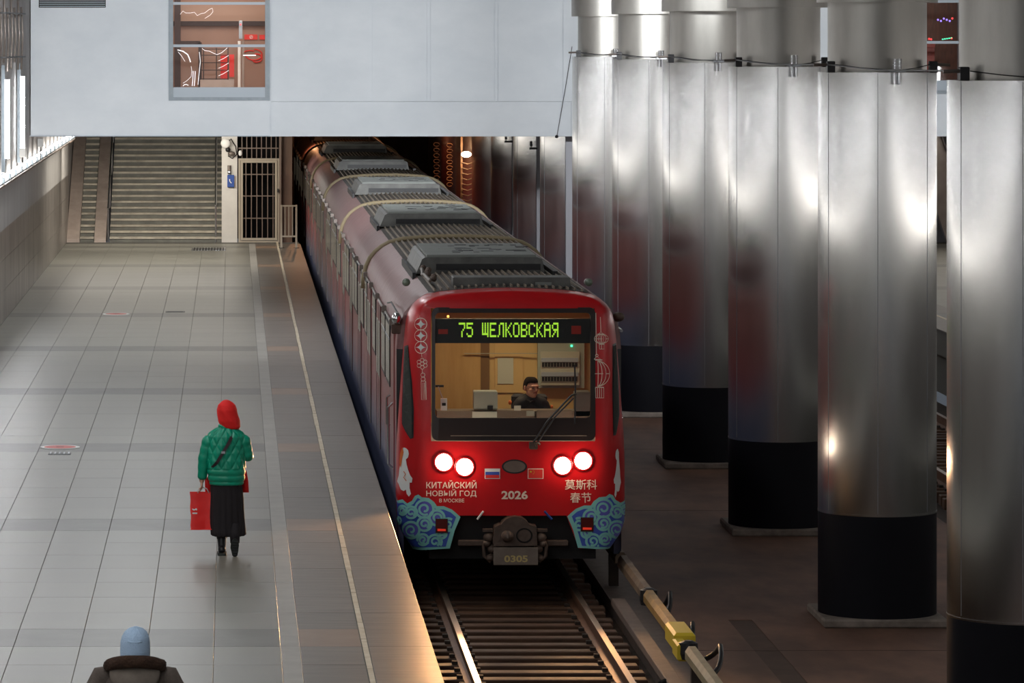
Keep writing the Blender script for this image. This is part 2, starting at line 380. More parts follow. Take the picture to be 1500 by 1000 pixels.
# far platform, symmetric
fp = struct(MB().box(2*XM-1.80, 20, 30, 114.2, -.5, -.007).box(2*XM-1.62, 20, 30, 114.2, -1.3, -.5).obj('floor', 'joint'))
tile_run(fp, [(2*XM-1.83, 2*XM-1.245), (2*XM-1.185, 2*XM-.62), (2*XM-.62, 2*XM+1.2), (2*XM+1.2, 2*XM+4.4)], [(y, y+row) for y, k in rows if y > 50 and y+row < 114.2],
         lambda x, y: 'tile_dark' if kk[round(y, 3)] % 8 == 0 else ('edge_slab' if x < 2*XM-.7 else 'tile'), 120)
par(MB().box(2*XM-1.243, 2*XM-1.185, 40, 114, -.02, .004).obj('edge_line', 'line'), fp)
# ---------------------------------------------------------------- track bed
bedm = MB().box(1.62, 2*XM-1.62, 8, 175, -1.7, -1.5)
bed = struct(bedm.obj('track_bed', 'pit'))
# raised brown floor between the tracks, with a trench
FZ = -1.33
par(struct(MB().box(5.15, 5.86, 20, 50, -1.5, FZ).box(6.14, 8.95, 20, 50, -1.5, FZ).box(9.15, 10.1, 20, 50, -1.5, FZ).box(5.15, 10.1, 50, 170, -1.5, FZ).obj('middle_floor', 'bed')), bed)
par(struct(MB().box(5.86, 6.14, 20, 50, -1.5, FZ-.006).box(8.95, 9.15, 20, 50, -1.5, FZ-.006).obj('cable_trench', 'bed_dark')), bed)
for yy in (36, 47.5, 61.5, 70.6, 79.7):
    par(stuffp(MB().box(5.2, 10, yy, yy+.025, FZ, FZ+.002).obj('floor_joint', 'bed_dark')), bed)
par(struct(MB().box(1.62, 1.70, 8, 116, -1.5, -.5).obj('platform_side', 'pit')), bed)
def track(xc, label, y0, y1, ys0, ys1):
    t = thing('railway_track', label, 'track', (xc, y0, -1.5))
    for sx in (-1, 1):
        x = xc+sx*.797
        prof = [(-.075, -1.28), (.075, -1.28), (.075, -1.268), (.012, -1.25), (.012, -1.145), (.036, -1.135), (.036, -1.105), (-.036, -1.105), (-.036, -1.135), (-.012, -1.145), (-.012, -1.25), (-.075, -1.268)]
        r = MB().prism_y([(x+a, b) for a, b in prof], y0, y1).obj('rail', 'rail', t)
        MB().prism_y([(x+a, b) for a, b in [(-.036, -1.108), (.036, -1.108), (.034, -1.1), (-.034, -1.1)]], y0, y1).obj('railhead', 'railhead', r)
    y = ys0; me = None
    while y < ys1:
        if me is None:
            o = MB().box(xc-1.12, xc+1.12, -.11, .11, -1.45, -1.285, .012).obj('sleeper', 'sleeper'); me = o.data
        else: o = bpy.data.objects.new('sleeper', me); C.objects.link(o)
        o.location = (random.uniform(-.03, .03), y, random.uniform(-.006, .004)); par(o, t)
        o.rotation_euler[2] = random.uniform(-.006, .006)
        y += .516
    fa = MB(); y = ys0
    while y < ys1:
        for sx in (-1, 1):
            for q in (-.11, .11): fa.box(xc+sx*.797+q-.03, xc+sx*.797+q+.03, y-.05, y+.05, -1.285, -1.25)
        y += .516
    stuffp(fa.obj('rail_fastenings', 'pit', t))
TX = 3.375
track(TX-.04, 'railway track with brown sleepers running under the red train', 30, 170, 40, 60)
track(2*XM-TX-.2, 'dark far railway track glimpsed between the two nearest columns', 30, 170, 56, 86)
# contact rail with covers
t = thing('contact_rail', 'covered contact rail beside the track with tan, beige and brown cover lengths', 'rail', (4.78, 40, -1.3))
def cover(y0, y1, m, w_=.07, lab=None):
    x = 4.78; z = -.86
    poly = [(x-w_, z-.05), (x-w_, z+.03), (x-w_*.5, z+.085), (x+w_*.5, z+.085), (x+w_, z+.03), (x+w_, z-.05)]
    o = MB().prism_y(poly, y0, y1).obj('cover', m, t, auto=30)
    if lab: o['label'] = lab
for a, b, m, lab in ((52.0, 66, 'cover_b', 'dull brown cover length'), (48.7, 51.7, 'cover_b', 'dull brown cover length'), (45.75, 48.45, 'cover_y', 'tan yellow cover length'), (36, 44.0, 'cover_g', 'pale beige cover length')): cover(a, b, m, .072, lab)
o = MB().box(4.67, 4.90, 44.75, 45.65, -.96, -.745, .03).obj('yellow_cap', 'yellow', t); o['label'] = 'bright yellow box-shaped cap'
MB().box(4.66, 4.78, 44.3, 44.8, -.98, -.80, .02).obj('yellow_clip', 'yellow', t)
for yy in (48.57, 44.35, 45.7): MB().lathe([(.09, -.96), (.105, -.9), (.10, -.79), (.04, -.765)], 16, (4.78, yy)).obj('joint_sleeve', 'black', t)
for yc, r_ in ((44.2, .62), (48.4, .38), (45.9, .34)):
    pts = [(4.86+.24*math.sin(a)*r_*1.6, yc+.9*r_*math.cos(a), -.80-.25*abs(math.cos(a))) for a in [PI*k/12 for k in range(13)]]
    MB().tube(pts, .028, 8).obj('cable_loop', 'black', t, True)
MB().tube([(4.5, 43.9, -1.12), (4.3, 43.8, -1.2), (4.05, 43.8, -1.27), (3.7, 44.0, -1.3)], .03, 8).obj('cross_cable', 'black', t, True)
par(MB().box(4.5, 4.66, 36, 50.2, -1.2, -1.10, .01).obj('side_board', 'board'), t)
for yy in (40, 43.5, 53, 57): MB().box(4.72, 4.84, yy, yy+.1, -1.32, -.93).obj('support_bracket', 'pit', t)
MB().box(4.63, 5.2, 36, 60, -1.5, -1.335).obj('footing', 'board', t)
# ---------------------------------------------------------------- left wall
wl = sempty('wall_left', (-4.45, 60, 0))
par(struct(MB().box(-4.75, -4.47, -12, 122, -1, 9).obj('wall_core', 'wall_up')), wl)
pm = MB(); y = 28
while y < 114:
    for k in range(3): pm.box(-4.47, -4.45, y+.004, y+1.126, .6*k+.003, .6*k+.597)
    y += 1.13
par(stuffp(pm.obj('marble_panels', 'marble')), wl)
pm = MB(); y = -12
while y < 114:
    pm.box(-4.47, -4.44, y+.004, y+1.126, 1.803, 2.76); y += 1.13
par(stuffp(pm.obj('pale_panels', 'wallband')), wl)
struct(MB().box(-4.44, -4.22, -12, 114, 2.765, 2.80).obj('trim_1', 'bars'))
wr = sempty('wall_right', (19.7, 60, 0))
par(struct(MB().box(19.72, 20, -12, 122, -1, 9).obj('wall_core', 'wall_up')), wr)
par(struct(MB().box(19.69, 19.72, 10, 114, 0, 1.8).obj('marble_facing', 'marble')), wr)
par(struct(MB().box(19.69, 19.72, -12, 114, 1.8, 2.76).obj('pale_band', 'wallband')), wr)
struct(MB().box(19.45, 19.69, -12, 114, 2.765, 2.82).obj('trim_2', 'bars'))
# ledge lamps: one thing each
base = None
for i in range(-38, 15):
    Y = 82.4+i*2.26
    if base is None:
        base = thing('ledge_lamp', '', 'lamp', (-4.33, Y, 2.80))
        kids = [MB().box(-4.40, -4.26, Y-.98, Y+.98, 2.80, 2.83).box(-4.41, -4.23, Y+.78, Y+.98, 2.83, 2.93).obj('housing', 'fascia', base),
                MB().box(-4.37, -4.27, Y-.70, Y+.70, 2.83, 2.93, .02).obj('diffuser', 'lamp', base)]
        o = base
    else:
        o = base.copy(); C.objects.link(o); o.location = (-4.33, Y, 2.80)
        for kch in kids: q = kch.copy(); C.objects.link(q); q.parent = o; q.matrix_parent_inverse = kch.matrix_parent_inverse.copy()
    ORD = ['first', 'second', 'third', 'fourth', 'fifth', 'sixth', 'seventh', 'eighth', 'ninth', 'tenth', 'eleventh', 'twelfth', 'thirteenth', 'fourteenth', 'fifteenth']
    o['label'] = 'glowing box lamp on the left wall ledge, %s counted from the staircase end' % ORD[14-i] if i >= 0 else 'glowing box lamp on the left wall ledge, beyond the left edge of the frame'
    o['group'] = 'box lamps along the left wall ledge' if i >= 0 else 'ledge lamps out of frame'
# vertical tube lamps
base = None
for i, Y in enumerate([87.6, 81.6]+[81.6-6*k for k in range(1, 16)]):
    lab = ['vertical tube lamp on the left wall nearest the white mezzanine', 'vertical tube lamp on the left wall at the left edge of the frame'][i] if i < 2 else 'vertical tube lamp on the left wall out of frame nearer the camera'
    if base is None:
        base = thing('wall_tube_lamp', lab, 'lamp', (-4.4, Y, 3)); 
        kids = [MB().box(-4.44, -4.38, Y-.13, Y+.02, 2.94, 5.0).obj('bracket', 'fascia', base),
                MB().tube([(-4.33, Y-.1, 3.2), (-4.33, Y-.1, 4.72)], .045, 10).obj('tube', 'lamp_lo', base)]
        o = base
    else:
        o = base.copy(); C.objects.link(o); o.location = (-4.4, Y, 3); o['label'] = lab
        for kch in kids: q = kch.copy(); C.objects.link(q); q.parent = o; q.matrix_parent_inverse = kch.matrix_parent_inverse.copy()
    if i > 1: o['group'] = 'tube lamps nearer the camera'
# the same lamps on the right wall, out of frame
for i in range(10):
    Y = 4+i*11; o = MB().box(19.45, 19.6, Y, Y+10.4, 2.83, 2.95, .02).obj('ledge_lamp', 'lamp'); tag(o, 'long box lamp on the right wall ledge, out of frame', 'lamp', 'right wall ledge lamps')
for i in range(14):
    Y = 87.6-6*i; o = MB().tube([(19.6, Y, 3.2), (19.6, Y, 4.72)], .045, 10).obj('wall_tube_lamp', 'lamp_lo'); tag(o, 'vertical tube lamp on the right wall, out of frame', 'lamp', 'right wall tube lamps')
# tube rack
t = thing('wall_tube_rack', 'rack of thin vertical brown metal tubes high on the left wall', 'rack', (-4.3, 80.5, 5))
for i in range(7):
    x = -4.42+.04*i; MB().tube([(x, 80.6+.55*i, 4.95+.1*math.sin(i*2)), (x+.03, 80.6+.55*i, 5.6), (x, 80.6+.55*i, 6.2-.1*math.cos(i*3))], .022, 8).obj('rod', 'rack', t, True)
for z in (5.15, 6.0): MB().tube([(-4.47, 80.3, z), (-4.3, 80.3, z), (-4.12, 84.2, z), (-4.47, 84.2, z)], .018, 6).obj('ring', 'black', t)
# little posts above the ledge
for Y, l in ((85.3, 'nearer'), (93.2, 'farther')):
    t = thing('ledge_bracket', 'small dark upright bracket above the lamp ledge, the %s of the two' % l, 'bracket', (-4.3, Y, 2.84))
    MB().tube([(-4.22, Y, 2.82), (-4.22, Y, 3.12)], .012, 6).obj('stem', 'black', t); MB().box(-4.28, -4.16, Y-.1, Y+.1, 3.12, 3.3, .01).obj('head', 'wallband', t)
# the opposite mezzanine behind the camera
struct(MB().box(-4.45, 19.7, -12.3, -12, -1, 9).obj('wall_front', 'plaster'))
# ---------------------------------------------------------------- ceiling
struct(MB().box(-4.75, 20, -12, 122, 9, 9.2).obj('ceiling', 'ceil'))
for i in range(5):
    tag(MB().box(-2.3, -.9, -2.1+i*18, 10.1+i*18, 8.62, 8.75).obj('ceiling_lamp', 'white'), 'long ceiling luminaire above the platform, out of frame', 'lamp', 'ceiling luminaires')
# ---------------------------------------------------------------- mezzanine
MY = 93.5; MS = F/MY
def mx(x): return (x-VX)/MS
def mz(y): return HC-(y-VY)/MS
wb = sempty('wall_back', (0, MY, 3.34))
ZB, ZT = 3.34, 8.9
W1 = (mx(247), mx(395), mz(147), 6.75)
W2 = (14.3, mx(1412), mz(137), 6.75)
core = MB()
for x0, x1, z0, z1 in ((-4.45, W1[0], ZB, ZT), (W1[0], W1[1], ZB, W1[2]), (W1[0], W1[1], W1[3], ZT), (W1[1], W2[0], ZB, ZT), (W2[0], W2[1], ZB, W2[2]), (W2[0], W2[1], W2[3], ZT), (W2[1], 19.7, ZB, ZT)):
    core.box(x0, x1, MY+.03, MY+.3, z0, z1)
par(struct(core.obj('wall_core', 'plaster')), wb)
def panel(x0, x1, z0, z1, y=MY, nm='panel'):
    o = MB().box(x0, x1, y, MY+.03, z0, z1, .006).obj(nm, 'plaster', wb); return o
# left bay stands a little proud
LY = MY-.05
panel(mx(45), W1[0], ZB+.02, ZT, LY); panel(W1[0], W1[1], ZB+.02, W1[2], LY); panel(W1[0], W1[1], W1[3], ZT, LY)
for a, b in ((mx(397), mx(544.5)), (mx(546), mx(624)), (mx(625.5), mx(630)), (mx(631), mx(723.5)), (mx(725), mx(729)), (mx(730), mx(824)), (mx(825), mx(1010)), (mx(1012), W2[0])): panel(a, b, mz(149)+.006, ZT)
for a, b in ((mx(397), mx(836)), (mx(836.5), W2[0])): panel(a, b, ZB, mz(149))
panel(W2[0], W2[1], ZB, W2[2]); panel(W2[1], 19.7, ZB, ZT)
par(struct(MB().box(mx(40), W1[1]+.01, LY-.015, MY+.1, ZB-.0, ZB+.02).obj('drip_edge', 'fascia_l')), wb)
# mezzanine floor slab behind the front wall
struct(MB().box(-4.45, 19.7, MY+.3, 114, 3.36, 3.9).obj('ceiling', 'wall_up'))['label'] = 'underside of the mezzanine'
# louvre
t = thing('wall_louvre', 'black louvred vent at the top left of the white mezzanine wall', 'vent', (mx(106), LY, mz(10)))
MB().box(mx(57), mx(155), LY-.02, LY, mz(11), mz(-12)).obj('backing', 'dark', t)
for i in range(8): MB().box(mx(58), mx(154), LY-.05, LY-.02, mz(9.7-i*3), mz(8.6-i*3)).obj('slat', 'fascia_l', t)
def window(n, W, bars, mull=()):
    x0, x1, z0, z1 = W; e = .1
    t = sempty('window_%d' % n, (x0, MY, z0))
    f = MB().box(x0, x0+e, LY-.04, MY+.3, z0, z1).box(x1-e, x1, LY-.04, MY+.3, z0, z1).box(x0+e, x1-e, LY-.04, MY+.3, z0, z0+.07).box(x0+e, x1-e, LY-.04, MY+.3, z1-.1, z1)
    f.obj('window_frame', 'fascia', t)
    MB().box(x0+e, x1-e, MY-.02, MY+.1, z0+.07, z0+.29).obj('sill_panel', 'fascia_l', t)
    for y in bars: MB().box(x0+e, x1-e, MY-.02, MY+.06, mz(y)-.03, mz(y)+.03).obj('glazing_bar', 'fascia_l', t)
    g = [z0+.29]+[mz(y) for y in sorted(bars, reverse=True)]+[z1-.1]
    for a, b in zip(g, g[1:]): MB().box(x0+e, x1-e, MY+.02, MY+.03, a, b).obj('pane', 'glass2', t)
    for x in mull: MB().box(x-.04, x+.04, MY-.02, MY+.06, z0, z1).obj('mullion', 'fascia_l', t)
window(1, W1, (67, 5)); window(2, W2, (62, 2))
# room behind window 1
RY = 98.0; RS = F/RY
def rx(x): return (x-VX)/RS
def rz(y): return HC-(y-VY)/RS
room = sempty('wall_room', (0, RY, 4))
par(struct(MB().box(-3, 2.4, RY, RY+.1, 3.9, 7.2).obj('wall_room_back', 'brownwall')), room)
par(struct(MB().box(-3, 2.4, RY-.03, RY, rz(31), rz(-40)).obj('upper_panel', 'pinkwall')), room)
par(struct(MB().box(-3, 2.4, MY+.3, RY+.1, 7.1, 7.2).box(-3.1, -3, MY+.3, RY, 3.9, 7.1).box(2.4, 2.5, MY+.3, RY, 3.9, 7.1).obj('room_shell', 'brownwall')), room)
par(struct(MB().box(-3, 2.4, MY+.3, RY, 3.9, 4.22).obj('room_floor', mat('lit_room_floor', (.5, .33, .22), .4))), room)
area('room_light', (-.3, 95.6, 7.0), (0, 0, 0), 3, 2.5, 135, (1, .86, .74))
tag(MB().box(rx(256), rx(265), RY-.6, RY-.5, 4.22, 7.1).obj('post', 'darkbrown'), 'dark brown post just inside the mezzanine window', 'post')
tag(MB().box(rx(245), rx(400), RY-.12, RY-.03, rz(38), rz(31)).obj('ceiling_beam', 'darkbrown'), 'dark horizontal beam on the back wall seen through the mezzanine window', 'beam')
t = thing('white_pole', 'pale standing pole with red light near the right side of the mezzanine window', 'pole', (rx(353), 96.5, 4.22))
S2 = F/96.5; qx = lambda x: (x-VX)/S2; qz = lambda y: HC-(y-VY)/S2
MB().tube([(qx(350.5), 96.5, 4.22), (qx(350.5), 96.5, qz(60))], .035, 10).obj('pole', 'white', t)
MB().tube([(qx(356), 96.55, 4.22), (qx(356), 96.55, qz(60))], .035, 10).obj('pole', 'stringer', t)
MB().box(qx(350), qx(355), 96.45, 96.55, qz(57), qz(30), .01).obj('head', 'fascia_l', t)
MB().ball((qx(352.5), 96.44, qz(36)), .02, 8, 6).obj('red_light', 'redneon', t)
t = thing('red_stand', 'red upright advertising stand behind a dark grid in the mezzanine window', 'stand', (qx(333), 97.2, 4.22))
MB().box(qx(323), qx(333), 97.2, 97.26, qz(116), qz(80)).box(qx(336), qx(343), 97.2, 97.26, qz(113), qz(80)).obj('panel', 'redposter', t)
MB().box(qx(324), qx(343), 97.14, 97.3, 4.22, qz(116)).obj('base', 'stringer', t)
t = tag(MB().box(rx(358), rx(377), RY-.03, RY-.01, rz(58), rz(50.5)).box(rx(380), rx(388), RY-.03, RY-.01, rz(58), rz(51)).obj('red_banner', 'redposter'), 'small red banner with white round mark on the back wall of the mezzanine room', 'banner')
o = MB().tube([(rx(368)+.035*math.cos(a), RY-.035, rz(54.3)+.035*math.sin(a)) for a in [k*PI/6 for k in range(13)]], .006, 5).tube([(rx(366.5), RY-.035, rz(56)), (rx(369.5), RY-.035, rz(52.6))], .006, 5).obj('round_mark', 'white'); par(o, t)
t = tag(MB().tube([(rx(372+12*math.cos(a)), RY-.02, rz(80+8*math.sin(a))) for a in [k*PI/8 for k in range(-4, 9)]], .016, 6).tube([(rx(376+8*math.cos(a)), RY-.02, rz(85+6*math.sin(a))) for a in [k*PI/8 for k in range(-5, 7)]], .016, 6).tube([(rx(366+9*math.cos(a)), RY-.02, rz(78+4*math.sin(a))) for a in [k*PI/8 for k in range(-8, -1)]], .014, 6).obj('red_swirl', 'redposter'), 'red swirling line drawing on the back wall of the mezzanine room', 'decoration')
t = thing('grid_screen', 'dark wire grid screen standing in the mezzanine room', 'screen', (qx(315), 96.9, 4.22))
for x in (298, 317, 334): MB().box(qx(x)-.012, qx(x)+.012, 96.88, 96.92, qz(118), qz(70)).obj('upright', 'darkbrown', t)
for y in (72, 81, 92, 103, 116): MB().box(qx(295), qx(335), 96.89, 96.91, qz(y)-.01, qz(y)+.01).obj('rail', 'darkbrown', t)
MB().box(qx(293), qx(343), 96.8, 97.1, 4.22, qz(117)).obj('bench', 'stringer', t)
t = thing('door_frame', 'dark brown door surround in the mezzanine room left of the grid screen', 'door frame', (rx(280), 97.5, 4.22))
MB().box(qx(290), qx(295), 97.5, 97.6, 4.22, qz(62)).box(qx(258), qx(293), 97.5, 97.6, qz(66), qz(60)).obj('surround', 'darkbrown', t)
def glow_line(lab, pts, r=.012, m='neon', y=94.2):  # draws self-lit tubes along the white curved lines in the window
    s_ = F/y; P_ = [((a-VX)/s_, y, HC-(b-VY)/s_) for a, b in pts]
    return tag(MB().tube(P_, r*.62, 6).obj('light_curve', m), lab, 'light')
glow_line('thick white curved light line at the lower left of the mezzanine window', [(260, 73), (268, 75), (275, 80), (278, 87), (279, 91)], .022)
glow_line('thin white slanting light line under the thick curved one in the mezzanine window', [(261, 76), (266, 82), (271, 90)], .009)
glow_line('white light curve dropping to the sill of the mezzanine window', [(280, 97), (281, 104), (280, 112), (274, 118), (268, 122)], .008)
glow_line('small white light arch on the sill of the mezzanine window', [(268, 126), (270, 124), (273, 123.5), (276, 125)], .016)
for i, x in enumerate((283, 286)): glow_line('short upright white light bar near the sill, %s of two' % ('left' if i == 0 else 'right'), [(x, 104), (x-.5, 116), (x-1.5, 126)], .014)
glow_line('tall thin white light line left of the grid in the mezzanine window', [(292, 76), (293.5, 90), (292, 104), (290, 124)], .012)
glow_line('white drooping light garland over the grid screen', [(296, 71), (300, 74), (307, 75), (313, 78), (318, 80), (325, 77), (333, 70)], .010)
for i in range(3): glow_line('slanting white light streak over the red stand, %s of three' % ('top', 'middle', 'bottom')[i], [(320, 89+11*i), (327, 86+11*i), (335, 81+11*i)], .009)
glow_line('bright white horizontal light bar near the right side of the mezzanine window', [(356, 81), (375, 81)], .022)
glow_line('scribbled white light garland high in the mezzanine window', [(264, 21), (268, 16), (272, 19), (279, 19), (285, 18), (289, 23), (294, 20), (300, 19), (306, 14), (311, 12), (312, 17), (308, 22), (300, 27)], .008)
# room behind window 2
par(struct(MB().box(13.6, 17.6, RY, RY+.1, 3.9, 7.2).obj('wall_room_right', mat('dark_bar_wall', (.13, .065, .045), .5, col2=(.22, .10, .06), nscale=4, stretch=(4, 1, 1)))), room)
par(struct(MB().box(13.5, 13.6, MY+.3, RY, 3.9, 7.1).box(17.6, 17.7, MY+.3, RY, 3.9, 7.1).box(13.6, 17.6, MY+.3, RY, 7.1, 7.2).box(13.6, 17.6, MY+.3, RY, 3.9, 4.2).obj('room_shell_right', 'brownwall')), room)
area('room_light', (15.4, 95.6, 7.0), (0, 0, 0), 2, 2, 22, (1, .6, .4))
for nm, col, pts in (('violet', 'violetneon', [(1374+i*4.3, 29+2*math.sin(i*2.1)) for i in range(5)]), ('green', 'greenneon', [(1381+i*3.2, 57.5-.5*i) for i in range(5)]), ('red', 'redneon', [(1361, 57), (1395, 27), (1394, 56), (1364, 57.5)])):
    for j, (a, b) in enumerate(pts):
        s_ = F/95; o = MB().ball(((a-VX)/s_, 95, HC-(b-VY)/s_), (.022, .02, .014 if nm == 'green' else .024), 8, 6).obj('party_light', col)
        tag(o, 'tiny %s light in the window between the two nearest columns' % nm, 'light', '%s lights in the right window' % nm)
tag(MB().box(15.1, 15.95, 96, 96.4, 5.3, 5.45).box(15.1, 15.95, 96.1, 96.3, 4.2, 5.3).obj('bar_counter', mat('red_bar', (.3, .04, .02), .4)), 'dark red bar counter inside the right-hand window', 'counter')
# ---------------------------------------------------------------- stairs and end wall
EY = 114.0
def stair(x0, x1, n, mt, name, label, cat='stairs', sgn=1):
    t = thing(name, label, cat, ((x0+x1)/2, EY, 0))
    for i in range(n):
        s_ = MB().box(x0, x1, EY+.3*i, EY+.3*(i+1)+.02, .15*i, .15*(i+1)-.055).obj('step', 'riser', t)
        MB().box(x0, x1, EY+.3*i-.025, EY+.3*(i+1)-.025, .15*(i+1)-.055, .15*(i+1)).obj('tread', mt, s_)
    return t
stair(-3.30, -.28, 24, 'step', 'staircase', 'wide grey stone staircase climbing from the end of the platform')
stair(-4.10, -3.72, 24, 'step', 'side_staircase', 'narrow dark staircase between two pinkish stone slopes left of the wide one')
def slope(x0, x1, lab, nm='stair_slope'):
    t = thing(nm, lab, 'stone slope', ((x0+x1)/2, EY, 0))
    for i in range(7):
        y0 = EY-.05+i*.95; z0 = .12+.5*(y0-EY); y1 = y0+.945; z1 = .12+.5*(y1-EY)
        MB().add([(x0, y0, 0), (x1, y0, 0), (x1, y1, 0), (x0, y1, 0), (x0, y0, z0), (x1, y0, z0), (x1, y1, z1), (x0, y1, z1)],
                 [(0, 3, 2, 1), (4, 5, 6, 7), (0, 1, 5, 4), (1, 2, 6, 5), (2, 3, 7, 6), (3, 0, 4, 7)]).obj('slab', 'stringer', t)
slope(-4.45, -4.11, 'pinkish stone slope between the left wall and the narrow stair')
slope(-3.71, -3.40, 'pinkish stone slope between the narrow and the wide stair')
t = thing('stair_handrail', 'steel handrail on the left side of the wide staircase', 'handrail', (-3.34, EY, 0))
MB().tube([(-3.34, EY-.1, .9), (-3.34, EY+7, 4.4)], .028, 8).obj('rail', 'chrome', t)
for i in range(4): MB().tube([(-3.34, EY+.05+i*1.7, .0+.85*i), (-3.34, EY+.05+i*1.7, .97+.85*i)], .02, 8).obj('post', 'chrome_s', t)
t = thing('stair_handrail', 'steel handrail on the right side of the wide staircase beside the white pilaster', 'handrail', (-.44, EY, 0))
MB().tube([(-.44, EY-.1, 1.0), (-.44, EY+7, 4.5)], .03, 8).obj('rail', 'chrome', t)
for i in range(4): MB().tube([(-.44, EY+.0+i*1.7, .0+.85*i), (-.44, EY+.0+i*1.7, 1.05+.85*i)], .022, 8).obj('post', 'chrome_s', t)
struct(MB().box(-4.45, -.28, EY+7.4, EY+7.6, 0, 8.9).obj('wall_end', 'wall_up'))
struct(MB().box(-.28, .14, EY-.02, EY+7.4, 0, 4).obj('wall_pilaster', 'pil'))
struct(MB().box(1.28, 1.62, EY+.2, EY+1.4, -1.3, 4).obj('wall_portal', 'tunnel'))
struct(MB().box(.14, 1.3, EY+2.2, EY+2.3, 0, 4).obj('wall_store', 'dark'))
struct(MB().box(1.45, 1.62, EY+1.4, 175, -1.5, 4.2).obj('wall_tunnel', 'tunnel'))
for i in range(7):
    pl_ = ['first', 'second', 'third', 'fourth', 'fifth', 'sixth', 'seventh'][i]
    tag(MB().tube([(1.66, 117+i*2.3, -.9), (1.66, 117+i*2.3, 3.9)], .05, 8).obj('wall_pipe', mat('coppery_pipe', (.30, .12, .05), .4, .5) if i == 0 else bpy.data.materials['coppery_pipe']), 'vertical coppery pipe left of the train, %s behind the platform end' % pl_, 'pipe', 'pipes on the tunnel wall')
struct(MB().box(1.62, 20, 172, 172.2, -1.5, 5).obj('wall_far', 'tunnel'))
struct(MB().box(1.45, 20, 114, 175, 4.2, 4.4).obj('ceiling', 'tunnel'))['label'] = 'tunnel ceiling'
struct(MB().box(13.4, 13.6, 130, 172, -1.5, 4.2).obj('wall_tunnel', 'tunnel'))
ES = F/EY
def ex(x): return (x-VX)/ES
def ez(y): return HC-(y-VY)/ES
t = thing('metal_gate', 'beige framed metal gate with dark bars at the end of the platform', 'gate', (ex(379), EY+.1, 0))
def framebox(x0, x1, z0, z1, e, y0, y1):
    return MB().box(x0, x0+e, y0, y1, z0, z1).box(x1-e, x1, y0, y1, z0, z1).box(x0+e, x1-e, y0, y1, z0, z0+e).box(x0+e, x1-e, y0, y1, z1-e, z1)
framebox(.17, ex(409), 0, ez(232), .05, EY, EY+.12).obj('outer_frame', 'gate', t)
framebox(.23, ex(406), .06, ez(235), .06, EY-.03, EY+.05).obj('door_leaf', 'gate', t)
for i in range(6): x = lerp(.30, ex(404), (i+.5)/6); MB().box(x-.012, x+.012, EY, EY+.025, .1, ez(237)).obj('bar', 'bars', t)
for z in (.65, 1.25, 1.83): MB().box(.29, ex(404), EY-.005, EY+.02, z-.013, z+.013).obj('cross_bar', 'bars', t)
for i in range(8): x = lerp(.2, ex(408), (i+.5)/8); MB().box(x-.012, x+.012, EY+.03, EY+.055, ez(232), 3.3).obj('transom_bar', 'bars', t)
MB().box(.17, ex(408), EY+.02, EY+.045, 2.52, 2.55).obj('transom_rail', 'bars', t)
MB().box(ex(406), ex(408), EY-.08, EY, 1.35, 1.45).obj('lock', 'black', t)
tag(MB().box(ex(409), ex(412), EY, EY+.1, 0, 4).obj('gate_post', 'bars'), 'tall brown post right of the metal gate', 'post')
t = thing('platform_barrier', 'low beige railing with upright bars at the platform end beside the train', 'railing', (ex(423), 111, 0))
s1 = F/111; bx0 = (412-VX)/s1; bx1 = (434-VX)/s1
for x in (bx0, bx1): 
    MB().box(x-.025, x+.025, 110.97, 111.03, .012, 1.13).obj('post', 'gate', t); MB().box(x-.07, x+.07, 110.93, 111.07, .0, .012).obj('foot_plate', 'black', t)
for z in (.3, 1.1): MB().box(bx0+.025, bx1-.025, 110.98, 111.02, z-.015, z+.025).obj('rail', 'gate', t)
for i in range(3): x = lerp(bx0, bx1, (i+1)/4); MB().box(x-.012, x+.012, 110.985, 111.015, .32, 1.09).obj('upright', 'gate', t)
# equipment on pilaster
t = thing('round_mirror', 'round pale mirror lamp at the top of the white pilaster', 'mirror', (ex(330), EY-.2, ez(209)))
MB().ball((ex(330.5), EY-.22, ez(209.5)), (.13, .07, .13), 20, 12).obj('dome', 'white', t, True); MB().tube([(ex(333), EY-.18, ez(209)), (ex(337), EY-.02, ez(205))], .02, 8).obj('arm', 'black', t)
t = thing('camera_cluster', 'cluster of dark cameras and cables on the white pilaster under the mirror', 'camera', (ex(337), EY-.1, ez(222)))
MB().ball((ex(334), EY-.16, ez(219)), .07, 12, 8).obj('camera', 'black', t); MB().ball((ex(339), EY-.14, ez(225)), (.1, .08, .07), 12, 8).obj('camera', 'rack', t); MB().ball((ex(352), EY-.16, ez(224)), (.05, .05, .08), 10, 8).obj('white_camera', 'white', t)
MB().tube([(ex(338), EY-.05, ez(203)), (ex(345), EY-.08, ez(214)), (ex(347), EY-.08, ez(226)), (ex(340), EY-.06, ez(232)), (ex(334), EY-.08, ez(228))], .014, 6).obj('cable', 'black', t)
t = thing('intercom', 'grey handset intercom above the blue call box on the pilaster', 'intercom', (ex(336), EY-.05, ez(247)))
MB().tube([(ex(336), EY-.07, ez(242)), (ex(336), EY-.07, ez(254))], .05, 12).obj('body', 'rack', t); MB().ball((ex(335.5), EY-.1, ez(252)), .05, 10, 8).obj('speaker', 'chrome_s', t)
t = thing('call_box', 'blue call box with white telephone handset sign on the pilaster', 'sign', (ex(338), EY-.06, ez(265)))
MB().box(ex(333), ex(343), EY-.1, EY-.02, ez(274), ez(256), .01).obj('panel', 'blue', t)
MB().tube([(ex(336.4), EY-.105, ez(262)), (ex(336.6), EY-.105, ez(265)), (ex(339), EY-.105, ez(268))], .014, 6).obj('handset_mark', 'white', t)
tag(MB().box(ex(343.5), ex(345.5), EY-.05, EY-.02, ez(275), ez(258)).obj('side_plate', 'stringer'), 'narrow brown plate beside the blue call box', 'plate')
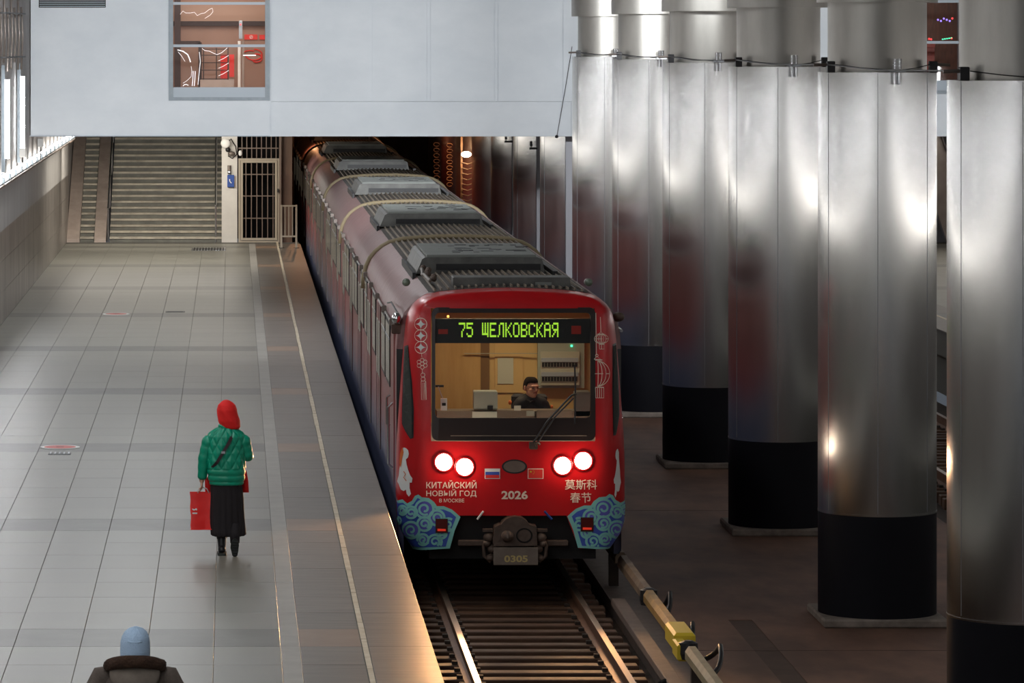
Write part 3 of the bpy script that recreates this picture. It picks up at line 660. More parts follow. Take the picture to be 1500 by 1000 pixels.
# mirrored stair on the far platform, seen in the gap between the nearest columns
t = stair(2*XM+.28, 2*XM+3.3, 24, 'step', 'staircase', 'far staircase glimpsed between the two nearest columns')
t = thing('stair_slope', 'brown sloping stair side glimpsed between the two nearest columns', 'stone slope', (19.0, 113.7, 0))
gx = lambda x: (x-VX)/(F/113.6); gz = lambda y: HC-(y-VY)/(F/113.6)
MB().prism_y([(gx(1360), gz(188)), (gx(1374), gz(190)), (gx(1400), gz(262)), (gx(1402), 0), (gx(1388), 0), (gx(1360), gz(270))], 113.6, 113.9).obj('stringer', 'stringer', t)
o = MB().prism_y([(gx(1374), gz(188)), (gx(1376), gz(188)), (gx(1402), gz(262)), (gx(1400), gz(266))], 113.5, 113.6).obj('handrail', 'darkbrown', t)
struct(MB().box(13.6, 20, EY+7.4, EY+7.6, 0, 8.9).obj('wall_end', mat('pinkish_wall', (.55, .48, .46), .6)))
# ---------------------------------------------------------------- columns
def column(Y, label, up=True, base=True, strip=False, seam=True):
    R = .695; t = thing('steel_column', label, 'column', (XM, Y, FZ)); c = (XM, Y)
    if base:
        MB().box(XM-.73, XM+.73, Y-.73, Y+.73, FZ, FZ+.10, .02).obj('plinth', 'concrete', t)
        MB().lathe([(R, FZ+.10), (R, -.035)], 72, c).obj('black_band', 'blackband', t, auto=30)
    else: MB().lathe([(R, FZ), (R, -.035)], 72, c).obj('black_band', 'blackband', t, auto=30)
    top = 5.14
    MB().lathe([(R+.003, -.04), (R+.003, -.02), (R, -.02), (R, top)], 96, c, cap=False).obj('shell', 'steel', t, auto=30)
    MB().lathe([(R-.02, top-.05), (R-.001, top-.05), (R-.001, top-.008), (R-.03, top-.008)], 64, c).obj('top_ring', 'black', t, auto=30)
    a = math.radians(207)
    if seam:
        for ang in (207, 262+0, 318):
            a = math.radians(ang); MB().tube([(XM+R*math.cos(a), Y+R*math.sin(a), .0), (XM+R*math.cos(a), Y+R*math.sin(a), top-.01)], .0035, 6).obj('seam', 'steel_trim', t)
    if strip: 
        X0 = 489*94.3/6200
        MB().box(X0, X0+.145, Y-R-.16, Y-R+.06, FZ+.1, 3.34).obj('cover_strip', 'steel_trim', t)
    if up:
        r2 = .58
        MB().lathe([(r2, top-.01), (r2, 5.96)], 72, c, cap=False).obj('upper_shell', 'steel_up', t, auto=30)
        MB().lathe([(r2, 5.96), (.71, 5.96), (.71, 8.9)], 72, c).obj('collar', 'steel_up', t, auto=30)
        k = thing_part('clamp', t, (XM+.1, Y-.72, top))
        for dz in ((-.14, .0), (.04, .16)):
            for dx in (-.028, .028): MB().tube([(XM+.12+dx, Y-.735, top+dz[0]), (XM+.12+dx, Y-.735, top+dz[1])], .026, 12).obj('pipe_stub', 'chrome', k, auto=40)
        MB().box(XM+.04, XM+.22, Y-.76, Y-.58, top+.005, top+.035).obj('clamp_plate', 'chrome_s', k)
        for sx in (-1, 1):
            xx = XM+sx*.6
            b = MB().box(xx-.045, xx+.045, Y-.42, Y-.3, top-.005, top+.13, .008).obj('end_bracket', 'black', t)
            MB().tube([(xx+sx*.04, Y-.36, top+.09), (xx+sx*.2, Y-.36, top+.085)], .018, 8).obj('bracket_bolt', 'rack', b)
        MB().tube([(XM-.56, Y-.48, top+.09), (XM-.3, Y-.68, top+.055), (XM+.1, Y-.76, top+.02), (XM+.35, Y-.66, top+.05), (XM+.58, Y-.48, top+.10)], .006, 5).obj('wire', 'black', t)
    return t
def thing_part(name, p, loc):
    o = bpy.data.objects.new(name, None); C.objects.link(o); o.location = Vector(loc)-p.location; o.parent = p; return o
labs = {6: 'large steel column cut by the right edge of the frame, nearest the camera', 5: 'full-height steel column with black band and concrete plinth, second from the right',
        4: 'steel column with black band, third from the right', 3: 'steel column with a red train reflection, fourth from the right',
        2: 'steel column just right of the train front, fifth from the right', 1: 'steel column beside the right end of the white mezzanine',
        0: 'steel column under the mezzanine edge, brightest at its top', -1: 'column under the mezzanine, second one left of its right end', -2: 'column under the mezzanine, third one left of its right end',
        -3: 'orange-lit column deep in the tunnel beside the warm lamp'}
for k, lab in labs.items():
    column(50+(5-k)*PER, lab, up=(k >= 1), strip=(-2 <= k <= 0), seam=(k >= -1))
for k in (-4, -5, -6): 
    t = column(50+(5-k)*PER, 'dark column behind the orange-lit one deep in the tunnel', up=False, seam=False); t['group'] = 'tunnel columns'
# wires linking columns
for k in range(2, 7):
    Yb = 50+(5-k)*PER; nm_ = {6: 'nearest and second', 5: 'second and third', 4: 'third and fourth', 3: 'fourth and fifth', 2: 'fifth and sixth'}[k]
    tag(MB().tube([(XM-.64, Yb-.36, 5.23), (XM-.7, Yb+PER*.5, 5.2), (XM-.64, Yb+PER-.36, 5.23)], .008, 5).obj('span_wire', 'black'), 'thin black wire between the tops of the %s nearest steel columns' % nm_, 'wire')
s_ = F/93.44
tag(MB().tube([((838-VX)/s_, 93.44, HC-(68-VY)/s_), ((828-VX)/s_, 93.44, HC-(130-VY)/s_), ((816-VX)/s_, 93.44, HC-(198-VY)/s_)], .007, 5).ball(((815.5-VX)/s_, 93.44, HC-(200-VY)/s_), .04, 8, 6).obj('hanging_wire', 'black'), 'thin wire hanging over the right end of the white mezzanine', 'wire')
for i, (x, y, Y) in enumerate(((741, 207, 112.37), (778, 217, 103.33))):
    s_ = F/Y; X = (x-VX)/s_; Z = HC-(y-VY)/s_
    t = thing('security_camera', 'small dark camera on a horizontal arm under the mezzanine, %s' % ('left and higher one' if i == 0 else 'right and lower one'), 'camera', (X, Y, Z))
    MB().box(X-.04, 7.45, Y-.05, Y+.01, Z-.03, Z+.02).obj('arm', 'black', t); MB().box(X-.03, X+.03, Y-.07, Y+.03, Z+.05, Z+.17, .008).obj('camera_head', 'black', t); MB().box(X-.01, X+.01, Y-.03, Y-.01, Z+.02, Z+.05).obj('stem', 'black', t)
# tunnel lamp with rack of cables
s_ = F/128; lx = (683-VX)/s_; lz = HC-(226-VY)/s_
t = thing('tunnel_lamp', 'glowing warm lamp on a bracket in the dark tunnel', 'lamp', (lx, 128, lz))
MB().ball((lx, 128, lz), (.15, .1, .09), 16, 10).obj('bulb', 'orangelamp', t, True); MB().tube([(lx, 128.1, lz+.02), (lx+.25, 128.2, lz+.05)], .02, 8).obj('arm', 'iron', t)
point('tunnel_light', (lx, 127.6, lz), 170, (1, .5, .2), .1)
point('tunnel_light', (2.0, 121.5, 2.9), 38, (1, .45, .2), .06)
point('tunnel_light', (5.6, 140, 3.4), 60, (1, .45, .2), .1)
t = thing('cable_rack', 'steel rack hung with coiled cables under the tunnel lamp', 'rack', (lx, 128.4, FZ))
for dx in (-.12, .22): MB().box(lx+dx-.03, lx+dx+.03, 128.35, 128.42, FZ, 3.2).obj('upright', 'iron', t)
for i in range(12):
    z = lz-.25-i*.16; MB().tube([(lx-.12, 128.3, z), (lx+.05, 128.2, z-.05), (lx+.22, 128.3, z)], .014, 6).obj('cable', 'rack', t)
for q in range(2):
    for i in range(8):
        z = lz+.25-i*.17; xx = lx-.45-q*.35
        MB().tube([(xx+.09*math.cos(a), 129+q, z+.06*math.sin(a)) for a in [k*PI/4 for k in range(8)]], .012, 5).obj('cable_coil', 'rail', t)
# ---------------------------------------------------------------- TRAIN
YF = 50.8; XC = TX; S0 = F/YF
WT = [(-.62, 1.19), (-.585, 1.22), (-.45, 1.31), (-.3, 1.365), (0, 1.38), (.6, 1.375), (1.2, 1.335), (1.8, 1.29), (2.1, 1.26), (2.2, 1.235), (2.31, 1.17), (2.38, 1.09), (2.42, 1.0), (2.45, .85), (2.475, .6), (2.49, .3), (2.495, .08), (2.497, .002)]
XT = [(-.62, .95), (0, .98), (.7, 1.03), (1.5, 1.075), (2.3, 1.09), (2.38, 1.0), (2.42, .9), (2.45, .75), (2.475, .52), (2.49, .24), (2.495, .05), (2.497, .001)]
LA = .62
def Wz(z): return interp(WT, z)
def Xf(z): return min(interp(XT, z), Wz(z)*.97)
def nose(u, z, off=0.0):
    W_, xf = Wz(z), Xf(z); rxx = W_-xf; ry = .42; a = abs(u); s = 1 if u >= 0 else -1
    y0 = max(0, z-.65)*.06 + (max(0, z-2.3)/.2)**2*.10
    if a <= xf: x = a; y = y0+.045*(a/1.1)**2; n = Vector((.08*a, -1, 0))
    elif a <= xf+LA:
        th = (a-xf)/LA*PI/2; x = xf+rxx*math.sin(th); y = y0+.045*(xf/1.1)**2+ry*(1-math.cos(th)); n = Vector((math.sin(th)*ry, -math.cos(th)*rxx, 0))
    else: x = W_; y = y0+.045*(xf/1.1)**2+ry+(a-xf-LA); n = Vector((1, 0, 0))
    n.normalize()
    return Vector((XC+s*(x+n.x*off), YF+y+n.y*off, z))
def P(px, py):
    s_ = S0
    for _ in range(6):
        X = (px-VX)/s_-XC; z = HC-(py-VY)/s_; W_, xf = Wz(z), Xf(z); a = abs(X)
        if a <= xf: u = a
        else: u = xf+LA*math.asin(min(1, (a-xf)/(W_-xf)))/(PI/2)
        s_ = F/nose(u, z).y
    return (u if X >= 0 else -u, z)
tr = thing('metro_train', 'red metro train with headlights on, clouds painted on its lower corners', 'train', (XC, YF+1, -1.1))
# red front mask
WU, WZ0, WZ1 = .985, .70, 2.29
us = sorted(set([-1.95, -1.75, -1.6, -1.5, -1.42, -1.34, -1.27, -1.2, -1.14, -1.08, -1.03, -WU, -.8, -.6, -.4, -.2, 0, .2, .4, .6, .8, WU, 1.03, 1.08, 1.14, 1.2, 1.27, 1.34, 1.42, 1.5, 1.6, 1.75, 1.95]))
zs = [-.19, 0, .2, .45, WZ0, .9, 1.2, 1.5, 1.8, 2.0, 2.1, 2.2, WZ1, 2.33, 2.37, 2.4, 2.42, 2.435, 2.45, 2.463, 2.475, 2.483, 2.49, 2.495, 2.497]
m = MB(); g = {}
for i, z in enumerate(zs):
    for j, u in enumerate(us): 
        g[i, j] = len(m.v); m.v.append(tuple(nose(u*(1 if abs(u) < 1.9 else 1), z)))
for i in range(len(zs)-1):
    for j in range(len(us)-1):
        if WZ0-.001 <= zs[i] < WZ1-.001 and -WU-.001 <= us[j] < WU-.001: continue
        m.f.append((g[i, j], g[i, j+1], g[i+1, j+1], g[i+1, j]))
mask = m.obj('front_mask', 'red_paint', tr, auto=50)
for sg in (-1, 1):
    m = MB(); R_ = []
    for q in range(8):
        z = -.19-.395*q/7; u0 = .64+.15*q/7
        uu = [u0+(1.95-u0)*(j/24)**1 for j in range(25)]
        R_.append([tuple(nose(sg*u, z)) for u in uu]+[tuple(nose(sg*u, z)+Vector((0, .06, 0))) for u in reversed(uu)])
    m.loft(R_).obj('skirt_lobe', 'red_paint', tr, auto=50)
def decal(name, m_, shapes, off, parent):
    """shapes: list of ('p', pts) filled polygons or ('r', pts, width) ribbons, in photo pixels"""
    b = MB()
    for sh in shapes:
        if sh[0] == 'p':
            uz = [P(*p) for p in sh[1]]; dense = []
            b2 = bmesh.new(); vs = [b2.verts.new((u, z, 0)) for u, z in uz]
            for tr_ in tessellate_polygon([[v.co for v in vs]]):
                try: b2.faces.new([vs[i] for i in tr_])
                except ValueError: pass
            for _ in range(5):
                lg = [e for e in b2.edges if e.calc_length() > .06]
                if not lg: break
                bmesh.ops.subdivide_edges(b2, edges=lg, cuts=1)
            bmesh.ops.triangulate(b2, faces=b2.faces)
            b2.verts.index_update()
            b.add([nose(v.co.x, v.co.y, off) for v in b2.verts], [tuple(v.index for v in f.verts) for f in b2.faces]); b2.free()
        else:
            pts = [Vector((*P(*p), 0)) for p in sh[1]]; hw = sh[2]/S0/2; L_ = []; R_ = []
            for i, p in enumerate(pts):
                d = (pts[min(i+1, len(pts)-1)]-pts[max(i-1, 0)])
                if d.length < 1e-6: d = Vector((1, 0, 0))
                d.normalize(); n = Vector((-d.y, d.x, 0))*hw
                L_.append(p+n); R_.append(p-n)
            b.loft([[nose(a.x, a.y, off), nose(c.x, c.y, off)] for a, c in zip(L_, R_)], closed=False)
    return b.obj(name, m_, parent)
def circ(x, y, r, n=24, a0=0, a1=2*PI, ry=None): return [(x+r*math.cos(a0+(a1-a0)*k/n), y+(ry or r)*math.sin(a0+(a1-a0)*k/n)) for k in range(n+1)]
def poly(x, y, r, n=24, ry=None): return circ(x, y, r, n, ry=ry)[:-1]
# windscreen: black surround, glass
ws = []
def rrect(x0, x1, y0, y1, r, n=6):
    p = []
    for cx, cy, a in ((x1-r, y0+r, -PI/2), (x1-r, y1-r, 0), (x0+r, y1-r, PI/2), (x0+r, y0+r, PI)):
        p += [(cx+r*math.cos(a+PI/2*k/n), cy+r*math.sin(a+PI/2*k/n)) for k in range(n+1)]
    return p
out_ = rrect(632.5, 872, 450, 645, 9); inn = rrect(637.5, 865, 458, 612, 6)
b = MB(); n_ = len(out_)
ring1 = [nose(*P(*p), .008) for p in out_]; ring2 = [nose(*P(*p), .008) for p in inn]; ring3 = [nose(*P(*p), -.05) for p in inn]; ring0 = [nose(*P(*p), -.002) for p in out_]
b.loft([ring0+[ring0[0]], ring1+[ring1[0]], ring2+[ring2[0]], ring3+[ring3[0]]], closed=False)
scr = b.obj('windscreen_surround', mat('black_gloss_frame', (.020, .010, .008), .3), tr)
b = MB(); gx_ = [637+i*(865.5-637)/12 for i in range(13)]; gy_ = [457.5, 500, 550, 612.5]
b.loft([[nose(*P(x, y), -.012) for x in gx_] for y in gy_], closed=False).obj('windscreen', 'glass', scr)
MB().loft([[nose(*P(x, y), .012) for x in (660, 700, 750, 800, 859)] for y in (637.2, 638.6)], closed=False).obj('trim_line', 'iron_l', scr)
# LED board behind the glass
def fpt(px, py, Y): s_ = F/Y; return ((px-VX)/s_, HC-(py-VY)/s_)
YB = YF+.16
b0_, b1_ = fpt(636, 502.5, YB), fpt(867, 467, YB)
led = MB().box(b0_[0], b1_[0], YB, YB+.08, b0_[1], b1_[1]).obj('destination_board', mat('matt_board', (.016, .018, .02), .5), tr)
FONT = {'7': "11111 00001 00001 00010 00100 00100 00100", '5': "11111 10000 11110 00001 00001 10001 01110", ' ': "00000 "*7,
        'Щ': "10101 10101 10101 10101 10101 11111 00001", 'Е': "11111 10000 10000 11110 10000 10000 11111", 'Л': "00111 01001 01001 01001 01001 01001 10001",
        'К': "10001 10010 10100 11000 10100 10010 10001", 'О': "01110 10001 10001 10001 10001 10001 01110", 'В': "11110 10001 10001 11110 10001 10001 11110",
        'С': "01110 10001 10000 10000 10000 10001 01110", 'А': "01110 10001 10001 11111 10001 10001 10001", 'Я': "01111 10001 10001 01111 00101 01001 10001"}
txt = '75 ЩЕЛКОВСКАЯ'; b = MB(); pitch = (818-672)/(len(txt)*6-1)
for ci, ch in enumerate(txt):
    for r_, rw in enumerate(FONT[ch].split()):
        for c_, v in enumerate(rw):
            if v == '1':
                x = 672+(ci*6+c_)*pitch; y = 472.5+r_*3.05
                a0_ = fpt(x, y+2.7, YB-.004); a1_ = fpt(x+pitch*.96, y, YB-.004); b.box(a0_[0], a1_[0], YB-.006, YB, a0_[1], a1_[1])
stuffp(b.obj('led_dots', 'led', led))
for x0 in (642, 837): a0_ = fpt(x0, 489, YB); a1_ = fpt(x0+14, 482 if x0 < 700 else 477, YB); MB().box(a0_[0], a1_[0], YB-.008, YB, a0_[1], a1_[1]).obj('red_marker', mat('red_marker_lens', (.45, .03, .02), .4) if x0 < 700 else bpy.data.materials['red_marker_lens'], led)
# cab interior
YW = 53.0
cp = MB().prism_y([(XC-1.3, -.2), (XC+1.3, -.2), (XC+1.3, 1.85), (XC+1.1, 2.25), (XC+.9, 2.4), (XC-.9, 2.4), (XC-1.1, 2.25), (XC-1.3, 1.85)], YW, YW+.05).obj('cab_back_wall', 'wood2', tr)
def cb(name, x0, x1, y0, y1, Ya, Yb, m_, par_=None, lab=None, ch=0):
    a, b_ = fpt(x0, y1, Ya), fpt(x1, y0, Ya); o = MB().box(a[0], b_[0], Ya, Yb, a[1], b_[1], ch).obj(name, m_, par_ or cp)
    if lab: o['label'] = lab
    return o
cb('cab_door', 630, 704, 480, 625, YW-.05, YW-.001, 'wood', tr)
cb('wall_recess', 704, 717, 480, 625, YW-.03, YW-.001, 'wood3')
cb('wall_panel', 725, 766, 490, 575, YW-.02, YW-.001, 'wood2'); cb('wall_notice', 729, 752, 524, 562, YW-.03, YW-.02, 'paper')
cb('electric_cabinet', 788, 856, 488, 568, YW-.12, YW, 'greybox', tr, 'grey electrical cabinet with rows of switches')
cab = [o for o in bpy.data.objects if o.name.startswith('electric_cabinet')][0]
cb('switch_panel', 792, 849, 515, 564, YW-.15, YW-.12, mat('light_panel', (.42, .42, .34), .4), cab)
for y0 in (531, 552):
    cb('switch_strip', 793, 847, y0-7, y0-1, YW-.17, YW-.15, 'fascia_l', cab)
    for i in range(12): cb('switch', 794+i*4.4, 797+i*4.4, y0, y0+6, YW-.17, YW-.15, 'black', cab)
cb('green_light', 836, 839, 505, 508, YW-.14, YW-.12, 'greenneon', cab)
cb('hook_rail', 680, 790, 517.2, 518, YW-.1, YW-.08, 'greybox', cp)
YD = 51.45
dk = cb('control_desk', 640, 866, 602, 618, YD, YD+.35, 'desk', tr, 'brown control desk below the windscreen')
a_, b_ = fpt(640, 612, YD), fpt(866, 618, YD); MB().box(2.3, 4.45, YD, YD+.5, .1, .82).obj('desk_front', 'desk', dk)
cb('desk_cover', 728, 782, 600.5, 616, YD-.05, YD, 'desk', dk, None, .01); cb('desk_cover', 786, 838, 600.5, 616, YD-.05, YD, 'desk', dk, None, .01)
cb('monitor', 694, 729, 573, 600, YD-.02, YD+.2, 'greybox', dk, 'grey green box monitor', .01); cb('monitor_side', 714, 722, 594, 600, YD-.03, YD-.02, 'black', dk)
cb('white_box', 692, 728, 603, 616, YD-.06, YD, 'paper', dk); cb('note_card', 753, 763, 594, 601, YD-.06, YD-.05, 'paper', dk); cb('note_card', 771, 783, 602, 609, YD-.07, YD-.06, 'greybox', dk)
cb('right_cabinet', 843, 866, 574, 612, YD, YD+.3, mat('dark_grey_box', (.09, .09, .08), .5), dk, None, .02)
cb('phone_cradle', 638, 650, 564, 567, YF+.3, YF+.36, 'black', tr); ph = cb('wall_phone', 645.5, 655, 583.5, 601, YF+.28, YF+.32, 'white', tr, 'small white wall phone behind the windscreen'); cb('phone_screen', 647.5, 653, 590, 594, YF+.27, YF+.28, 'black', ph)
o = MB().tube([(*[fpt(642, 566, YF+.3)[0]], YF+.3, fpt(642, 566, YF+.3)[1]), (fpt(645, 575, YF+.3)[0], YF+.3, fpt(645, 575, YF+.3)[1]), (fpt(649, 584, YF+.3)[0], YF+.3, fpt(649, 584, YF+.3)[1])], .008, 6).obj('phone_cord', 'cord', ph)
MB().box(XC-1.3, XC+1.3, YF+.5, YW, -.1, .05).obj('cab_floor', 'desk', tr)
MB().box(XC-1.1, XC+1.1, YF+.3, YW, 2.3, 2.33).obj('cab_ceiling', 'wood2', tr)
o = cb('cab_lamp', 655, 658, 462, 465, YF+.14, YF+.18, 'amber', tr)
area('cab_light', (XC, 52.0, 2.27), (math.radians(-12), 0, 0), 1.6, .5, 24, (1, .82, .55))
# cheek windows
for sg, pts in ((-1, [(592.5, 507), (598.5, 505), (604, 560), (606.5, 600), (606, 641), (601.5, 643), (589, 620), (590, 570)]), (1, [(897, 504), (902, 502), (905.5, 560), (907, 606), (902, 637), (898, 638), (896.5, 570)])):
    wf = decal('cheek_window_frame', 'black', [('p', pts)], .004, tr)
    cx = sum(p[0] for p in pts)/len(pts); cy = sum(p[1] for p in pts)/len(pts)
    decal('cheek_glass', 'cabwin', [('p', [(cx+(x-cx)*.72, cy+(y-cy)*.96) for x, y in pts])], .008, wf)
# headlights
for i, (x, y) in enumerate(((650, 676.5), (680.5, 683.5), (824, 681.5), (854, 674.5))):
    u, z = P(x, y); c = nose(u, z)
    h = thing_part('headlight', tr, c)
    b = MB(); n = 24
    b.loft([[(c.x+r*math.cos(2*PI*k/n), c.y+dy, c.z+r*math.sin(2*PI*k/n)) for k in range(n)] for r, dy in ((.125, .02), (.125, -.02), (.108, -.03), (.10, -.02))], cap=False).obj('bezel', 'red_paint', h, True)
    MB().ball((c.x, c.y-.012, c.z), (.102, .045, .102), 24, 12).obj('lens', 'hl', h, True)
    point('headlight_glow', (c.x, c.y-.11, c.z), 2.4, (1, .74, .52), .05)  # point lamp added ahead of each lens to brighten the red face
    spot('headlight_beam', (c.x, c.y-.08, c.z), (c.x+(.25 if x > 750 else -2.6), c.y-10, -.35), 230 if x > 750 else 560, (1, .52, .22), 46, .9, .08)
# oval hatch, flags, lettering, marker lights
decal('oval_hatch', 'black', [('p', poly(753.5, 683, 18.5, 28, 10.5))], .006, tr)
o = decal('oval_hatch_disc', 'board', [('p', poly(753.5, 683, 16, 28, 8.5))], .010, tr); o.name = 'hatch_disc'
fl = decal('tricolour_flag', 'white', [('p', [(710, 686), (732.5, 686), (732.5, 701), (710, 701)])], .004, tr); fl['label'] = 'white, blue and red flag print'
decal('flag_stripe', 'cblue', [('p', [(711, 690.7), (731.5, 690.7), (731.5, 695.3), (711, 695.3)])], .007, fl); decal('flag_stripe', 'redposter', [('p', [(711, 695.3), (731.5, 695.3), (731.5, 700), (711, 700)])], .007, fl)
fl = decal('red_flag', 'cream', [('p', [(773, 686), (796, 686), (796, 701), (773, 701)])], .004, tr); fl['label'] = 'red flag print with yellow stars'
decal('flag_field', 'redposter', [('p', [(774, 687), (795, 687), (795, 700), (774, 700)])], .007, fl)
def star(x, y, r): return [(x+(r if k % 2 == 0 else r*.4)*math.sin(k*PI/5), y-(r if k % 2 == 0 else r*.4)*math.cos(k*PI/5)) for k in range(10)]
decal('flag_stars', 'yellow', [('p', star(777.5, 690.5, 2.2))]+[('p', star(x, y, .8)) for x, y in ((781, 688.5), (782.3, 690), (782.3, 692), (781, 693.6))], .010, fl)
def lettering(name, s, x0, x1, y0, y1, m_='cream', bold=.012):
    pts, fs = text2d(s, x0, x1, -y1, -y0, bold)
    if pts: 
        o = MB().add([nose(*P(x, -z), .006) for x, z in pts], fs).obj(name, m_, tr); return o
lettering('lettering', 'КИТАЙСКИЙ', 624.5, 698, 703, 715); lettering('lettering', 'НОВЫЙ ГОД', 624.5, 698, 716, 728); lettering('lettering', 'В МОСКВЕ', 643.5, 680, 730, 735.5, bold=.008)
lettering('lettering', '2026', 734.5, 773, 718.5, 731, bold=.03); lettering('lettering', '莫斯科', 827.5, 874.5, 702, 717, bold=.006); lettering('lettering', '春节', 835, 866, 721, 736, bold=.006)
# left ornament
sh = []
for cy in (474.5, 491.5, 508.5):
    sh.append(('r', circ(616.5+(.5 if cy > 500 else 0), cy, 8.8), 1.0))
decal('coin_rings', 'cream', sh+[('r', [(615, 462), (615.3, 466)], 1)], .005, tr)
sh = []
for cy in (474.5, 491.5, 508.5):
    p = []
    for q in range(4):
        a0 = q*PI/2; cx_, cy_ = 616.5+8*math.cos(a0+PI/4)*1.35, cy+8*math.sin(a0+PI/4)*1.35
        for k in range(7):
            aa = a0+PI/4+PI+PI/4*1.0*(1-2*k/6)*1.0
            p.append((cx_+7.6*math.cos(aa), cy_+7.6*math.sin(aa)))
    p.sort(key=lambda v: math.atan2(v[1]-cy, v[0]-616.5))
    sh.append(('p', p))
decal('coin_stars', 'white', sh, .005, tr)
sh = [('r', [(617.5, 517.5), (618, 523)], 1), ('r', [(618.6, 541), (618.8, 546)], 1)]
for k in range(6): sh.append(('r', circ(618.5+5.3*math.cos(k*PI/3+.5), 532.5+5.3*math.sin(k*PI/3+.5), 2.7, 12), .8))
sh += [('r', circ(618.5, 532.5, 2.7, 12), .8), ('r', circ(619.5, 549, 3, 12), .8), ('r', circ(619.8, 555, 3, 12), .8), ('r', [(617, 558), (623.5, 558), (624.5, 585), (617.5, 585), (617, 558)], .9), ('r', [(619.4, 560), (620, 584)], .8), ('r', [(621.7, 560), (622.4, 584)], .8)]
decal('knot_tassel', 'cream', sh, .005, tr)
# right lanterns
sh = [('r', [(872.5, 458), (873.5, 520)], 1), ('r', [(879.2, 464), (880, 486)], 1), ('r', [(875, 489), (884.5, 489)], 1.2), ('r', [(877, 489), (880, 485.5), (883, 489)], .8)]
for rx_ in (10, 7, 3.5, .3): sh.append(('r', circ(880.3, 496, rx_, 20, ry=7), .8))
sh += [('r', [(870.5, 496), (890.5, 496)], .8), ('r', [(877, 504), (885, 504)], 1), ('r', [(877.5, 504), (878, 511), (884.5, 511), (884.5, 504)], .8), ('r', [(881, 504), (881, 511)], .8)]
sh += [('r', circ(874, 520.5, 2, 12), .8), ('r', [(870, 526), (874, 521.5), (880, 526), (870, 526)], .9), ('r', [(871.5, 527), (882, 527)], 1.4), ('r', [(871, 547), (892, 547)], .8)]
for rx_ in (17, 12, 6.5, .8): sh.append(('r', circ(875.2, 547, rx_, 16, -PI/2, PI/2, 18.5), 1))
sh += [('r', [(872, 567), (884, 567)], 1.2), ('r', [(872, 567), (872.5, 582.5), (884, 582.5), (884, 567)], .9)]+[('r', [(x, 568), (x, 582)], .8) for x in (875, 878, 881)]
decal('lantern_print', 'cream', sh, .012, tr)
# white horses on the corners
horse = [(0, 0), (3, 1), (6, 4), (7, 9), (6, 14), (3, 17), (4, 24), (6, 32), (9, 40), (12, 44), (11, 50), (8, 50), (8, 58), (10, 66), (7, 70), (4, 66), (3, 60), (0, 62), (-4, 60), (-7, 52), (-9, 48), (-7, 40), (-6, 30), (-4, 20), (-3, 12), (-3, 5)]
decal('white_horse', 'white', [('p', [(592+x*1.05, 655+y*1.03) for x, y in horse])], .006, tr)
decal('horse_mane', 'orange', [('p', [(590.5, 654), (592, 662), (590, 672), (588, 685), (586, 678), (587, 664)]), ('r', [(592, 690), (595, 694), (592, 699), (596, 704)], 1.4)], .009, tr)
decal('white_horse', 'white', [('p', [(904.5-x*.5, 657+y*1.02) for x, y in horse])], .006, tr)
# cloud corners
def clouds(sg):
    def T(x, y): return (x, y) if sg < 0 else (1505.5-x, y-1)
    o1 = [(575.5, 728), (583, 733), (590, 731), (597, 737), (604, 733), (608, 726), (613, 724), (618, 728), (628, 729), (636, 735), (640, 741), (650, 741), (662, 746), (668, 751), (674.5, 757), (666, 777), (659, 803), (604, 803), (588, 791), (583, 784), (577, 760)]
    cl = decal('cloud_print', 'mint', [('p', [T(*p) for p in o1])], .004, tr)
    o2 = [(577, 733), (584, 737), (591, 736), (598, 742), (606, 738), (612, 729), (619, 733), (629, 735), (634, 741), (639, 746), (650, 746), (660, 750), (668, 757), (660, 777), (653, 800), (606, 800), (590, 789), (585, 782), (580, 760)]
    decal('cloud_fill', 'cblue', [('p', [T(*p) for p in o2])], .007, cl)
    vio = []; mint = []
    for x, y, r, dirn in ((622, 745, 13, 1), (603, 750, 8.5, -1), (591, 747, 6.5, 1), (622, 767, 10, -1), (657, 768, 9, 1), (640, 758, 11, -1), (603, 776, 12, 1), (637, 793, 10, -1), (620, 790, 8, 1), (647, 781, 7, -1), (584, 762, 5, 1)):
        if sg > 0: dirn = -dirn
        vio.append(('p', [T(*p) for p in poly(x, y, r*.98, 18)]))
        mint.append(('r', [T(x+r*math.cos(a), y+r*math.sin(a)) for a in [k*PI/10 for k in range(-11, 9)]], 3.6))
        mint.append(('r', [T(x+(r*.70*(1-k/26))*math.cos(dirn*k*.42+1), y+(r*.70*(1-k/26))*math.sin(dirn*k*.42+1)) for k in range(18)], 3.3))
    ok = lambda q: 583 < (q[0] if sg < 0 else 1505.5-q[0]) < 664 and q[1] < 801
    decal('cloud_shade', 'cviolet', [s for s in vio if all(ok(q) for q in s[1])], .010, cl)
    segs = []
    for s in mint:
        run = []
        for q in s[1]:
            if ok(q): run.append(q)
            else:
                if len(run) > 1: segs.append(('r', run, s[2]))
                run = []
        if len(run) > 1: segs.append(('r', run, s[2]))
    decal('cloud_curls', 'mint', segs, .013, cl)
clouds(-1); clouds(1)
for x0, x1, y0, y1 in ((639, 655, 760, 779), (851, 868, 758, 777)):
    tl = decal('tail_lamp', 'black', [('p', [(x0-1, y0-1), (x1+1, y0-1), (x1+1, y1+1), (x0-1, y1+1)])], .030, tr)
    decal('lamp_lens', 'tail', [('p', [(x0, y0), (x1, y0), (x1, y1), (x0, y1)])], .034, tl); decal('lamp_bar', 'tail2', [('p', [(x0+2, y1-5.5), (x1-2, y1-5), (x1-2, y1-2), (x0+2, y1-2)])], .038, tl)
